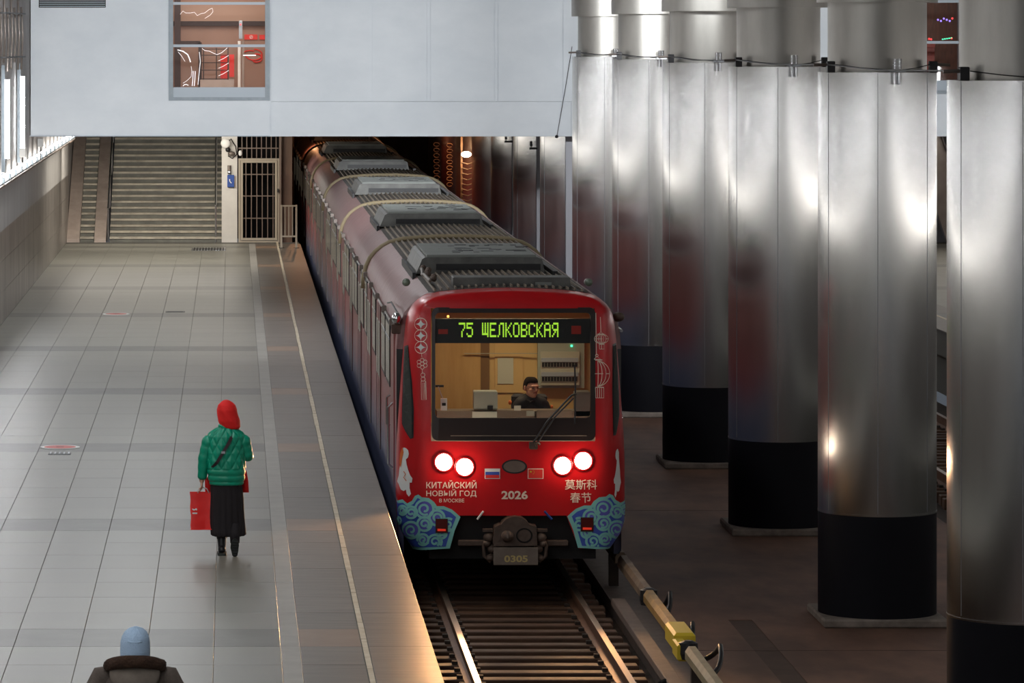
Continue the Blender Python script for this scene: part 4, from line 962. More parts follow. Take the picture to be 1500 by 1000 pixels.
# wiper with gear
def n3(px, py, off): return nose(*P(px, py), off)
MB().box(*(lambda c: (c.x-.05, c.x+.05, c.y-.07, c.y, c.z-.045, c.z+.045))(n3(781, 652, 0)), .012).obj('wiper_motor', 'iron', tr)
wp = MB().tube([n3(779, 650, .05), n3(800, 617, .07), n3(836, 578, .075), n3(843, 576, .075)], .012, 8).obj('wiper_arm', 'black', tr); MB().tube([n3(785, 650, .05), n3(812, 610, .06), n3(839, 582, .065)], .010, 8).obj('wiper_rod', 'black', wp)
MB().tube([n3(841, 534, .05), n3(842, 575, .055), n3(841, 620, .05)], .010, 8).obj('wiper_blade', 'black', wp)
MB().tube([n3(790, 650, .04), n3(788, 647, .06), n3(783, 648, .08), n3(786, 654, .07)], .014, 6).obj('wiper_hose', 'iron', wp)
MB().tube([n3(699, 760, .03), n3(708, 748, .03)], .012, 8).obj('lift_handle', 'white', tr); MB().tube([n3(797, 748, .03), n3(808, 760, .03)], .013, 8).obj('lift_handle', 'blue', tr)
# underframe and coupler
MB().box(XC-1.0, XC+1.0, YF+.12, YF+.9, -.72, -.16).obj('underframe', 'dark', tr)
MB().box(XC-.66, XC+.66, YF+.04, YF+.14, -.56, -.49, .01).obj('buffer_beam', 'iron', tr)
cq = thing_part('coupler', tr, (XC, YF-.1, -.4))
s_ = F/(YF-.15)
def k(x, y): return ((x-VX)/s_, HC-(y-VY)/s_)
pr = [k(723, 800)]+[k(722, 790), k(725, 772), k(733, 768)]+[k(755+24*math.cos(a), 780-23.5*math.sin(a)) for a in [PI-.5-(PI-1.0)*q/10 for q in range(11)]]+[k(786, 771), k(787, 799)]
MB().prism_y(pr, YF-.15, YF+.2).obj('coupler_head', 'iron', cq, auto=35)
c_ = k(743, 785); MB().ball((c_[0], YF-.16, c_[1]), (.075, .09, .07), 16, 10).obj('coupler_cone', 'iron', cq, True)
c_ = k(768, 784); b = MB(); b.loft([[(c_[0]+r*math.cos(2*PI*q/20), YF-.15+dy, c_[1]+r*.9*math.sin(2*PI*q/20)) for q in range(20)] for r, dy in ((.10, -.004), (.085, -.012), (.06, .05), (.02, .06))], cap=False).obj('coupler_socket', 'dark', cq, True)
b = k(743, 782); MB().box(b[0]-.02, b[0]+.02, YF-.27, YF-.24, b[1]+.03, b[1]+.045).box(b[0]-.008, b[0]+.008, YF-.27, YF-.24, b[1]-.035, b[1]+.03).obj('coupler_pin', 'iron_l', cq)
a_, b_ = k(723, 827.5), k(788, 801.5); pl = MB().box(a_[0], b_[0], YF-.16, YF-.10, a_[1], b_[1], .006).obj('number_plate', 'iron_l', cq)
pts, fs = text2d('0305', k(738.5, 0)[0], k(773, 0)[0], k(0, 823)[1], k(0, 813)[1], .03); MB().add([(x, YF-.163, z) for x, z in pts], fs).obj('plate_number', 'ochre', cq)
for sg in (-1, 1):
    for j, (x, y, r) in enumerate(((38, 788, .07), (34, 805, .06), (41, 797, .05), (36, 818, .05))):
        c_ = k(755+sg*x, y); MB().ball((c_[0], YF-.05, c_[1]), (r, .08, r*.9), 10, 8).obj('hose_joint', 'iron', cq, True)
    p1 = [k(755+sg*40, 790), k(755+sg*46, 800), k(755+sg*45, 815), k(755+sg*37, 824), k(755+sg*34, 812)]; MB().tube([(a, YF-.06, b_) for a, b_ in p1], .022, 8).obj('brake_hose', 'iron', cq, True)
    p1 = k(755+sg*40, 777); MB().box(p1[0]-.06, p1[0]+.06, YF-.1, YF, p1[1]-.02, p1[1]+.01).obj('bracket', 'iron', cq)
# body
BT = [(-.75, 1.33), (-.7, 1.365), (0, 1.37), (1.75, 1.37), (1.95, 1.355), (2.08, 1.325), (2.2, 1.27), (2.3, 1.19), (2.38, 1.09), (2.44, .98)]
hoops = [64.0, 77.7, 92.3, 105.8, 119.4, 133]
bounds = [YF+.83]+hoops+[146.5]
side_y = []
for i in range(len(bounds)-1):
    y0, y1 = bounds[i], bounds[i+1]
    sec = thing_part('body_section', tr, (XC, y0, 0))
    for sg in (-1, 1):
        MB().loft([[(XC+sg*w_, yy, z) for z, w_ in BT[:5]]+[(XC+sg*(BT[4][1]-.05), yy, 1.95)]+[(XC+sg*1.28, yy, -.75)] for yy in (y0, y1-.06)], closed=True).obj('side_wall', 'side', sec)
        nst = 28
        rr = []
        for q in range(nst+1):
            yy = y0+(y1-.06-y0)*q/nst; rr.append([(XC+sg*w_, yy, z+(.004 if q % 2 else 0)) for z, w_ in BT[4:]])
        MB().loft(rr, closed=False).obj('roof_shoulder', 'shoulder', sec, True)
    # roof deck
    dx = [-.98+.07*q for q in range(29)]; MB().loft([[(XC+x, yy, 2.44+.06*(1-(x/.98)**2)) for x in dx] for yy in (y0, y1-.06)], closed=False).obj('roof_deck', 'roof', sec)
    rb = MB()
    for q in range(22):
        x = -.90+q*.0857; z = 2.44+.06*(1-(x/.98)**2); rb.prism_y([(XC+x-.011, z-.01), (XC+x-.008, z+.028), (XC+x+.008, z+.028), (XC+x+.011, z-.01)], y0+.05, y1-.1)
    stuffp(rb.obj('roof_ribbing', 'rib', sec))
    # rain gutter and fittings
    MB().tube([(XC-1.375, y0, 1.97), (XC-1.375, y1-.06, 1.97)], .016, 6).obj('gutter', 'rack', sec); MB().tube([(XC+1.375, y0, 1.97), (XC+1.375, y1-.06, 1.97)], .02, 6).obj('gutter', 'chrome_s', sec)
    yy = y0+1.0
    while yy < y1-.5:
        MB().box(XC-1.42, XC-1.36, yy, yy+.08, 1.96, 2.05, .01).obj('gutter_clip', 'rack', sec); yy += 2.6
    xs_ = XC-1.37
    def win(ya, yb, z0=1.12, z1=1.95, fr='rack'):
        f = MB().box(xs_-.012, xs_+.01, ya, yb, z0, z1, .006).obj('window_frame', 'black', sec); MB().box(xs_-.016, xs_+.0, ya+.05, yb-.05, z0+.05, z1-.05).obj('window_pane', 'winlit', f)
        MB().box(xs_-.02, xs_, ya+.04, yb-.04, z1-.24, z1-.21).obj('window_bar', 'chrome_s', f)
    def door(ya, yb):
        f = MB().box(xs_-.012, xs_+.01, ya, yb, .0, 1.93, .006).obj('door', 'side', sec)
        for q in range(2):
            a = lerp(ya, yb, q/2); b_ = lerp(ya, yb, (q+1)/2)
            MB().box(xs_-.018, xs_-.006, a+.1, b_-.1, .95, 1.7, .006).obj('door_window', 'winlit', f); MB().box(xs_-.016, xs_-.01, b_-.012, b_+.012, .0, 1.93).obj('door_seal', 'black', f)
        MB().box(xs_-.018, xs_-.01, ya-.02, ya+.02, .0, 1.95).obj('door_edge', 'rack', f)
    L0 = y1-y0
    if i == 0:
        MB().box(xs_-.014, xs_+.01, 52.2, 52.95, .0, 1.9, .006).obj('cab_side_door', 'side', sec)
        MB().tube([(xs_-.03, 52.1, .25), (xs_-.08, 52.1, .3), (xs_-.08, 52.1, 1.0), (xs_-.03, 52.1, 1.05)], .016, 8).obj('grab_rail', 'chrome', sec)
        MB().tube([(xs_-.03, 52.9, .7), (xs_-.07, 52.9, .72), (xs_-.07, 52.9, 1.05), (xs_-.03, 52.9, 1.08)], .014, 8).obj('door_handle', 'chrome', sec)
        win(53.6, 54.9); win(55.2, 56.5); door(57.0, 58.4); win(58.9, 60.1); door(60.9, 62.3); win(62.6, 63.6)
    else:
        for a, d in ((.3, 0), (1.6, 1), (3.5, 0), (4.9, 0), (6.3, 1), (8.3, 0), (9.7, 0), (11.0, 1)):
            (door if d else win)(y0+a, y0+a+1.25)
    # roof unit
    if i >= 0:
        ya = [55.1, 68.6, 82.4, 97.4, 111, 124.5, 137][i]; yb = ya+3.1
        u_ = MB().loft([[(XC-.98, yy, 2.47), (XC-.90, yy, 2.66), (XC-.86, yy, 2.685), (XC+.60, yy, 2.685), (XC+.66, yy, 2.66), (XC+.70, yy, 2.47)] for yy in (ya, yb)]).obj('roof_unit', 'ac', sec)
        for q in range(9):
            yq = ya+.03+q*.34; MB().box(XC-.84, XC+.58, yq, yq+.24, 2.683, 2.72, .006).obj('slat', 'slat', u_)
        MB().box(XC-.72, XC+.64, ya-.015, ya, 2.52, 2.60).obj('front_vent', 'black', u_)
        gv = MB()
        for q in range(26): x = XC-.5+random.uniform(0, .95); y_ = random.uniform(ya+.5, yb-.5); gv.box(x, x+random.uniform(.05, .2), y_, y_+.12, 2.715, 2.724)
        stuffp(gv.obj('worn_patches', 'black', u_))  # flat black boxes scattered over the unit top
        MB().box(XC+.78, XC+.84, ya-.3, yb+.1, 2.44, 2.52).obj('side_conduit', 'black', u_); MB().box(XC-1.04, XC-1.0, ya-.3, yb+.1, 2.40, 2.50).obj('side_conduit', 'black', u_)
for hy in hoops:
    pts = [(XC-w_-.02, hy-.03, z) for z, w_ in BT[3:]]+[(XC-x, hy-.03, 2.47+.06*(1-(x/.98)**2)) for x in (.8, .5, .2, -.2, -.5, -.8)]+[(XC+w_+.02, hy-.03, z) for z, w_ in reversed(BT[3:])]
    MB().tube(pts, .042, 8).obj('section_hoop', 'hoop', tr, True)
    MB().box(XC-1.34, XC-1.28, hy-.06, hy, -.7, 1.9).obj('gangway_seal', 'black', tr)
# front ring between mask and body
for nm, m_, tb_ in (('cab_joint', 'shoulder', BT[3:]), ('cab_joint', 'black', BT[:4])):
    for sg in (-1, 1):
        MB().loft([[(XC+sg*w_, YF+.83, z) for z, w_ in tb_], [(XC+sg*min(Wz(max(z, -.3)), w_), YF+.76, z) for z, w_ in tb_]], closed=False).obj(nm, m_, tr)
MB().loft([[(XC-.98+.07*q, YF+.83, 2.44+.06*(1-((-.98+.07*q)/.98)**2)) for q in range(29)], [(XC-.98+.07*q, YF+.74, 2.36) for q in range(29)]], closed=False).obj('roof_front_edge', 'roof', tr)
# small things at the roof front
a_ = MB().box(XC-.66, XC+.78, 52.0, 52.5, 2.47, 2.60, .01).obj('roof_box', 'ac', tr); MB().box(XC+.35, XC+.55, 51.985, 52.0, 2.50, 2.54).obj('box_label', 'slat', a_)
for x in (595, 862):
    s_ = F/52.3; c = ((x-VX)/s_, 52.3, HC-(413-VY)/s_); sgn = -1 if x < 700 else 1
    ml = MB().tube([(c[0], c[1]+.12, c[2]-.01), (c[0], c[1]-.04, c[2])], .05, 14).obj('marker_lamp', 'rack', tr); MB().ball((c[0], c[1]-.05, c[2]), .045, 12, 8).obj('lamp_lens', 'lens_g', ml, True)
tb = [(XC-.93+.02*math.sin(q*1.3), 52.2+q*.45, 2.53+.02*math.cos(q*2.1)) for q in range(8)]; MB().tube(tb, .022, 8).obj('roof_conduit', 'rack', tr, True)
for q in range(6): MB().ball((XC-.88+.03*math.sin(q*2), 52.4+q*.5, 2.56), .04, 8, 6).obj('conduit_fitting', 'iron', tr)
# mirrors
s_ = F/51.6
c = ((581-VX)/s_, 51.6, HC-(466-VY)/s_); mr_ = MB().ball((c[0], c[1], c[2]), (.06, .1, .075), 16, 10).obj('side_camera', 'chrome', tr, True); MB().box(c[0]-.06, c[0]+.09, c[1], c[1]+.1, c[2]-.19, c[2]-.07, .01).obj('bracket', 'iron', mr_)
MB().tube([(c[0]+.02, c[1]+.1, c[2]+.05), (c[0]-.02, c[1]+1.2, c[2]+.12), (c[0]-.0, c[1]+3, c[2]+.0)], .012, 6).obj('camera_cable', 'black', mr_)
c = ((906-VX)/s_, 51.6, HC-(464-VY)/s_); mr_ = MB().ball((c[0], c[1], c[2]), (.075, .09, .06), 16, 10).obj('side_camera', 'iron', tr, True)
c = [((914-VX)/s_, 51.9, HC-(y-VY)/s_) for y in (604, 640, 662)]; MB().tube([(c[0][0]-.05, 51.9, c[0][2]), (c[0][0], 51.9, c[0][2]-.01), c[1], (c[2][0], 51.9, c[2][2]), (c[2][0]-.05, 51.9, c[2][2]-.01)], .012, 8).obj('grab_rail', 'chrome', tr, True)
# bogies
for yy in (54.5, 62.5, 76, 90, 104, 118, 131):
    MB().box(XC-1.15, XC+1.15, yy-1.2, yy+1.2, -.85, -.45).obj('bogie_frame', 'dark', tr)
    for q in (-.75, .75):
        for sx in (-.72, .72):
            o = MB(); n = 20; o.loft([[(XC-.04+sx+dx_, yy+q+.38*math.cos(2*PI*j/n), -.72+.38*math.sin(2*PI*j/n)) for j in range(n)] for dx_ in (-.06, .06)]); o.obj('wheel', 'iron', tr, auto=40)
MB().box(XC-1.34, XC-1.30, 51.7, 146, -.78, -.70).obj('shoe_beam', 'dark', tr)
MB().box(XC-1.3, XC+1.3, 53.1, 146, -.75, -.7).obj('underfloor', 'dark', tr)
# ---------------------------------------------------------------- people
def remesh(mb, name, m_, parent, vox=.009, smooth=4):
    me = bpy.data.meshes.new(name); me.from_pydata(mb.v, [], mb.f)
    o = bpy.data.objects.new(name, me); C.objects.link(o)
    r = o.modifiers.new('r', 'REMESH'); r.mode = 'VOXEL'; r.voxel_size = vox; r.use_smooth_shade = True
    s = o.modifiers.new('s', 'SMOOTH'); s.iterations = smooth; s.factor = .5
    dg = bpy.context.evaluated_depsgraph_get(); dg.update(); ev = bpy.data.meshes.new_from_object(o.evaluated_get(dg))
    o.modifiers.clear(); o.data = ev; bpy.data.meshes.remove(me); ev.materials.clear(); ev.materials.append(M[m_])
    for p in ev.polygons: p.use_smooth = True
    if parent: par(o, parent)
    return o
def cap(mb, a, b, ra, rb, n=14, sq=1):
    a, b = Vector(a), Vector(b); d = b-a; L_ = d.length; d.normalize(); pts = []; rs = []
    for q in range(5): t_ = PI/2*(1-q/4.0); pts.append(a-d*ra*math.sin(t_)*.999); rs.append(max(.002, ra*math.cos(t_)))
    for q in range(1, 4): pts.append(a+d*L_*q/4); rs.append(ra+(rb-ra)*q/4)
    for q in range(5): t_ = PI/2*q/4.0; pts.append(b+d*rb*math.sin(t_)*.999); rs.append(max(.002, rb*math.cos(t_)))
    mb.tube(pts, rs, n)
def chain(mb, pts, rs):
    for i in range(len(pts)-1): cap(mb, pts[i], pts[i+1], rs[i], rs[i+1])
def hand(mb, w, d, side, curl=.9, sc_=1.0):
    """w wrist, d direction of the forearm, side: vector across the palm towards the thumb"""
    w = Vector(w); d = Vector(d).normalized(); s = Vector(side).normalized(); nrm = d.cross(s).normalized()
    for q in (-1.1, 0, 1.1): cap(mb, w+s*q*.012*sc_, w+d*.075*sc_+s*q*.025*sc_, .019*sc_, .015*sc_, 10)
    for q, ln_ in ((.033, .068), (.011, .078), (-.011, .073), (-.032, .056)):
        p0 = w+d*.075*sc_+s*q*sc_; a = 0; pts = [p0]
        for g_ in range(3):
            a += curl*.6; seg = ln_*(.45, .32, .25)[g_]*sc_; pts.append(pts[-1]+(d*math.cos(a)+nrm*math.sin(a))*seg)
        chain(mb, pts, [.0095*sc_, .0088*sc_, .0082*sc_, .007*sc_])
    p0 = w+d*.02*sc_+s*.024*sc_; p1 = p0+(s*.7+d*.7)*.035*sc_; p2 = p1+(d+nrm*.6+s*.1).normalized()*.03*sc_; p3 = p2+(d*.7+nrm).normalized()*.022*sc_
    chain(mb, [p0, p1, p2, p3], [.014*sc_, .011*sc_, .0095*sc_, .008*sc_])
def head_parts(t, c, yaw, m_skin='skin', hair=True, face=True, k=1.0):
    """c centre of the head; yaw 0 looks at -Y"""
    R3 = Matrix.Rotation(yaw, 3, 'Z'); c = Vector(c)
    def W_(p): return c+R3@(Vector(p)*k)
    mb = MB()
    def ball(p, r, n=18, m=12):
        b = MB().ball((0, 0, 0), r, n, m); mb.add([W_(Vector(v)+Vector(p)) for v in b.v], b.f)
    ball((0, .012, .03), (.075, .093, .088)); ball((0, -.012, -.035), (.06, .072, .07)); ball((0, -.045, -.082), (.033, .032, .024)); ball((0, -.03, -.06), (.052, .05, .038))
    ball((0, -.083, .028), (.055, .014, .012)); 
    for q, r_ in ((.02, .007), (.0, .010), (-.018, .014)): ball((0, -.088-.016*(.03-q)/.03*.6, q), (r_*.8, .014, .014), 10, 8)
    for sx in (-1, 1):
        ball((sx*.013, -.094, -.02), (.008, .009, .007), 8, 6); ball((sx*.077, .012, -.002), (.010, .02, .032), 10, 8); ball((sx*.042, -.062, -.015), (.02, .02, .018), 10, 8)
    b = MB(); cap(b, W_((0, .02, -.05)), W_((0, .035, -.16)), .052, .058); mb.add(b.v, b.f)
    hd = remesh(mb, 'head', m_skin, t, .006, 3)
    if face:
        for sx in (-1, 1):
            b = MB().ball((0, 0, 0), (.011, .007, .0055), 10, 8); MB().add([W_(Vector(v)+Vector((sx*.03, -.078, .008))) for v in b.v], b.f).obj('eye', 'eye', hd, True)
            b = MB().ball((0, 0, 0), (.0085, .004, .0075), 8, 6); MB().add([W_(Vector(v)+Vector((sx*.03, -.0855, .008))) for v in b.v], b.f).obj('pupil', 'black', hd, True)
            MB().tube([W_((sx*.014, -.092, .026)), W_((sx*.032, -.090, .031)), W_((sx*.05, -.078, .024))], .004, 6).obj('eyebrow', 'hair', hd)
        MB().tube([W_((-.022, -.080, -.048)), W_((-.008, -.088, -.046)), W_((.008, -.088, -.046)), W_((.022, -.080, -.048))], .0055, 6).obj('mouth', 'lip', hd, True)
    if hair:
        n = 28; rings = []
        for i in range(10):
            ph = PI/2*(1-i/9*1.0); ring = []
            for j in range(n):
                th = 2*PI*j/n; fx, fy = math.cos(th), math.sin(th)
                drop = .0 if fy < -.3 else (.055 if fy > .3 else .03)
                z = .035+.088*math.sin(ph)-drop*(1-math.sin(ph))+(.028 if fy < -.3 else 0)*(1-math.sin(ph)); rr = math.cos(ph)**.6 if ph < PI/2-.01 else .02
                ring.append(W_((fx*.078*rr, .016+fy*.096*rr, z)))
            rings.append(ring)
        MB().loft(rings).obj('hair', 'hair', hd, True)
    return hd
def ring_loft(spec, n=48, disp=None):
    """spec: (z, cx, cy, rx, ry)"""
    rings = []
    for z, cx, cy, rx_, ry_ in spec:
        r = []
        for j in range(n):
            a = 2*PI*j/n; d_ = disp(a, z) if disp else 0
            r.append((cx+(rx_+d_)*math.cos(a), cy+(ry_+d_)*math.sin(a), z))
        rings.append(r)
    return MB().loft(rings)
def dense(spec, step):
    out = []
    for a, b_ in zip(spec, spec[1:]):
        m_ = max(1, int(abs(b_[0]-a[0])/step))
        out += [tuple(lerp(x, y_, q/m_) for x, y_ in zip(a, b_)) for q in range(m_)]
    return out+[spec[-1]]
# --- woman in green jacket
WX, WY = -.065, 45.4; sW = F/WY
t = thing('person', 'person walking away in red headscarf, green quilted jacket and long black skirt', 'person', (WX, WY, 0))
def wp_(px, py, dy=0): return Vector(((px-VX)/sW, WY+dy, HC-(py-VY)/sW))
mb = MB()
chain(mb, [wp_(322, 700), wp_(322, 755, .1), wp_(325, 790, .12)], [.085, .055, .045]); chain(mb, [wp_(325, 790, .12), wp_(325, 806, .1)], [.042, .04])
chain(mb, [wp_(341, 700), wp_(343, 752, .03), wp_(344, 788, -.14)], [.085, .055, .042])
mb.ball((WX, WY, 1.12), (.17, .12, .3)); chain(mb, [wp_(333, 640), wp_(333, 615)], [.055, .05])
chain(mb, [wp_(306, 642), wp_(298, 672), wp_(295.5, 704, .02)], [.05, .04, .027])
chain(mb, [wp_(356, 642), wp_(362, 668, .03), wp_(352, 664, .26)], [.05, .04, .027])
hand(mb, wp_(295.5, 706, .02), (-.0, .05, -1), (0, -1, 0), .8, .85); hand(mb, wp_(352, 664, .27), (-.5, .8, .1), (0, 0, 1), .9, .85)
remesh(mb, 'body', 'skin', t, .0065, 2)
MB().tube([wp_(341, 730), wp_(343, 752, .03), wp_(344, 770, -.06), wp_(344, 792, -.15)], [.1, .068, .06, .05], 16).obj('tights', 'skirt', t, True); MB().tube([wp_(322, 730), wp_(322, 755, .1), wp_(325, 790, .12)], [.1, .066, .055], 16).obj('tights', 'skirt', t, True)
head_parts(t, wp_(333, 604, .01), PI, hair=False, face=True, k=.88)
# jacket
def quilt(a, z):
    if z < .93: return .016*abs(math.sin(PI*(z-.79)/.07))**.5-.008
    q1 = abs(math.sin(PI*(a*.2+z*.62)/.105)); q2 = abs(math.sin(PI*(a*.2-z*.62)/.105))
    return .020*min(q1, q2)**.45-.010
jk = [(.775, WX+.005, WY, .165, .125), (.79, WX+.005, WY, .185, .14), (.84, WX+.005, WY, .195, .15), (.90, WX, WY, .20, .155), (.98, WX, WY, .205, .155), (1.1, WX, WY, .205, .15), (1.22, WX, WY, .205, .14), (1.28, WX, WY, .20, .13), (1.32, WX, WY, .175, .115), (1.355, WX, WY, .12, .095), (1.375, WX, WY, .08, .08)]
jo = ring_loft(dense(jk, .008), 160, quilt).obj('jacket', 'green', t, True)
ring_loft([(1.36, WX, WY, .075, .078), (1.37, WX, WY, .088, .088), (1.40, WX, WY+.005, .082, .084), (1.42, WX, WY+.01, .070, .074)], 32).obj('collar', 'green', jo, True)
ring_loft([(.755, WX+.005, WY, .165, .125), (.76, WX+.005, WY, .182, .14), (.785, WX+.005, WY, .186, .142), (.80, WX+.005, WY, .176, .135)], 48, lambda a, z: .002*math.sin(a*30)).obj('hem', 'green', jo, True)
def sleeve(pts, rs):
    P_ = []; R_ = []
    for a, b_, r0, r1 in zip(pts, pts[1:], rs, rs[1:]):
        for q in range(14):
            f_ = q/14; P_.append(a.lerp(b_, f_)); R_.append(lerp(r0, r1, f_)+.005*abs(math.sin(len(P_)*.5)))
    P_.append(pts[-1]); R_.append(rs[-1]*.8)
    MB().tube(P_, R_, 20).obj('sleeve', 'green', t, True)
sleeve([wp_(316, 640), wp_(306, 646), wp_(299, 672), wp_(295.8, 702, .02)], [.06, .072, .062, .043])
sleeve([wp_(346, 640), wp_(357, 646), wp_(362.5, 668, .02), wp_(354, 664, .22)], [.06, .072, .06, .045])
sk = dense([(.205, WX+.02, WY+.03, .165, .14), (.22, WX+.02, WY+.03, .185, .15), (.35, WX+.015, WY+.03, .185, .15), (.6, WX+.01, WY+.01, .178, .135), (.80, WX, WY, .165, .125)], .03)
ring_loft(sk, 96, lambda a, z: .009*math.sin(a*17)*(1.1-z)+.012*math.sin(a*3+z*9)*(.8-z)).obj('skirt', 'skirt', t, True)
st = [wp_(345, 626, -.05), wp_(336, 645, -.155), wp_(327, 660, -.17), wp_(318, 675, -.165), wp_(311, 683, -.10)]
rings = [[p+Vector((-.014, 0, .008)), p+Vector((.014, 0, -.008)), p+Vector((.014, -.008, -.008)), p+Vector((-.014, -.008, .008))] for p in st]; sp = MB().loft(rings).obj('crossbody_strap', 'strap', t)
MB().box(*(lambda c: (c.x-.02, c.x+.02, c.y-.02, c.y-.008, c.z-.012, c.z+.012))(st[2])).obj('strap_buckle', 'chrome_s', sp)
# headscarf
hs = dense([(1.355, WX+.055, WY+.0, .085, .085), (1.375, WX+.048, WY+.0, .108, .10), (1.44, WX+.03, WY+.0, .118, .118), (1.50, WX+.018, WY-.0, .112, .118), (1.56, WX+.01, WY, .108, .120), (1.61, WX+.005, WY, .092, .105), (1.64, WX+.005, WY, .062, .07), (1.66, WX+.003, WY+.005, .03, .035), (1.665, WX, WY+.005, .008, .01)], .01)
ring_loft(hs, 40, lambda a, z: .0025*math.sin(a*5+z*40)).obj('headscarf', 'redcloth', t, True)
MB().loft([[(p.x-w_, p.y, p.z), (p.x+w_, p.y, p.z), (p.x+w_, p.y+.02, p.z), (p.x-w_, p.y+.02, p.z)] for p, w_ in ((wp_(357, 690, .05), .03), (wp_(359, 705, .06), .035), (wp_(360, 722, .06), .034))]).obj('scarf_end', 'redcloth', t, True)
MB().loft([[(p.x-w_, p.y, p.z), (p.x+w_, p.y, p.z), (p.x+w_, p.y+.02, p.z), (p.x-w_, p.y+.02, p.z)] for p, w_ in ((wp_(304, 700, .08), .03), (wp_(305, 716, .08), .035), (wp_(306, 738, .08), .03))]).obj('scarf_end', 'redcloth', t, True)
# boots: left flat, right heel raised showing its sole
mb = MB(); cap(mb, wp_(325, 806, .0)+Vector((0, .0, .012)), wp_(325, 806, .17)+Vector((0, 0, .0)), .043, .04); cap(mb, wp_(325, 804, .02), wp_(325, 788, .05), .042, .048)
bt = remesh(mb, 'boot', 'boot', t, .007, 3)
p = wp_(325, 812); MB().loft([[(p.x+x, p.y+y_, z) for x, y_ in ((-.045, -.04), (-.03, -.06), (.03, -.06), (.045, -.04), (.05, .12), (.03, .22), (-.03, .22), (-.05, .12))] for z in (.0, .025)]).obj('boot_sole', 'sole', bt)
mb = MB(); cap(mb, wp_(344, 785, -.13), wp_(344, 793, -.13), .045, .042); cap(mb, wp_(344, 790, -.14), wp_(344, 804, -.09), .042, .036)
bt = remesh(mb, 'boot', 'boot', t, .007, 3)
c0 = wp_(344, 799.5, -.155); outl = [(x_, z_) for x_, z_ in [(.047*math.cos(a)*(1 if math.sin(a) > 0 else .85), .105*math.sin(a)) for a in [2*PI*q/20 for q in range(20)]]]
MB().loft([[(c0.x+x, c0.y+.0-dy-z_*.35, c0.z+z_) for x, z_ in outl] for dy in (0, .022)]).obj('boot_sole', 'sole', bt)
for q in range(6): z_ = -.075+q*.03; MB().box(c0.x-.03, c0.x+.03, c0.y-.030-z_*.35, c0.y-.020-z_*.35, c0.z+z_-.008, c0.z+z_+.006).obj('tread_block', 'boot', bt)
# shopping bag
g0 = wp_(296.5, 748, .03); bw, bh, bd = .128, .20, .06
t = thing('shopping_bag', 'glossy red paper shopping bag with cord handles held by the person in green', 'bag', (g0.x, g0.y, g0.z-bh))
rings = []
for q in range(9):
    f_ = q/8; z = g0.z-bh+2*bh*f_; dd = bd*(1-.55*f_); cr = .006*math.sin(q*2.3); w_ = bw+.004*math.sin(q*1.7)
    rings.append([(g0.x+a*w_+.01*(f_-.5)*-1, g0.y+b_*dd+cr*(1 if b_ < 0 else .3)*(1-abs(a)), z) for a, b_ in ((-1, -1), (-.4, -1.1), (.2, -.75), (1, -1), (1, 0), (1, 1), (.2, 1), (-.4, 1), (-1, 1), (-1, 0))])
bag = MB().loft(rings, cap=False).obj('bag_body', 'bagred', t, auto=20)
MB().box(g0.x-bw, g0.x+bw, g0.y-bd, g0.y+bd, g0.z-bh, g0.z-bh+.006).obj('bag_base', 'bagred', t)
hp = wp_(295.5, 712, .03)
for yy in (-.03, .03):
    MB().tube([(g0.x-.05, g0.y+yy, g0.z+bh-.01), (g0.x-.03, g0.y+yy*.7, g0.z+bh+.04), (hp.x, hp.y+yy*.2, hp.z-.01), (g0.x+.045, g0.y+yy*.7, g0.z+bh+.035), (g0.x+.07, g0.y+yy, g0.z+bh-.01)], .005, 6).obj('bag_handle', 'cord', t, True)
ex_ = g0.x-.085; fy = g0.y-bd*1.04
MB().add([(ex_+a, fy-.006, g0.z+.0+b_) for a, b_ in ((-.025, .03), (.0, .022), (.02, .034), (.032, .018), (.022, .008), (.012, .016), (-.004, .006), (-.022, .016))], [(0, 1, 2, 3, 4, 5, 6, 7)]).obj('bag_emblem', 'white', t)
MB().box(ex_-.022, ex_+.03, fy-.008, fy-.004, g0.z-.028, g0.z-.014).obj('bag_lettering', 'white', t)
# --- second person, mostly below the frame
BX, BY = -.632, 27.6; sB = F/BY
t = thing('person', 'person in pale blue knitted hat and brown coat with fur-edged hood at the bottom edge', 'person', (BX, BY, 0))
mb = MB()
for sx in (-1, 1):
    chain(mb, [(BX+sx*.09, BY, .9), (BX+sx*.095, BY-.01, .5), (BX+sx*.1, BY+.02, .12)], [.09, .06, .045]); chain(mb, [(BX+sx*.19, BY, 1.35), (BX+sx*.25, BY+.02, 1.14), (BX+sx*.26, BY-.06, .87)], [.045, .042, .03])
    hand(mb, (BX+sx*.26, BY-.07, .86), (0, -.1, -1), (0, -1, 0), .5)
mb.ball((BX, BY, 1.12), (.16, .11, .3)); chain(mb, [(BX, BY, 1.4), (BX, BY, 1.5)], [.055, .05])
remesh(mb, 'body', 'skin', t, .008, 2)
head_parts(t, (BX, BY+.005, 1.565), PI, hair=False, k=.93)
ring_loft(dense([(1.50, BX, BY, .096, .112), (1.56, BX, BY, .098, .118), (1.62, BX+.0, BY, .096, .116), (1.655, BX+.002, BY, .089, .106), (1.685, BX+.003, BY, .073, .088), (1.706, BX+.004, BY, .048, .06), (1.718, BX+.004, BY, .012, .02)], .008), 48, lambda a, z: .0018*math.sin(a*24)).obj('knitted_hat', 'hat', t, True)
MB().tube([(BX-.045, BY-.098, 1.635), (BX-.02, BY-.108, 1.628), (BX+.02, BY-.108, 1.628), (BX+.045, BY-.096, 1.636)], .008, 8).obj('hat_fold', 'hat', t, True)
for a in (-.7, -.25, .25, .7): MB().tube([(BX+.004, BY-.02, 1.717), (BX+.035*math.sin(a), BY-.06, 1.697), (BX+.05*math.sin(a), BY-.085, 1.66)], .007, 6).obj('hat_gather', 'hat', t, True)
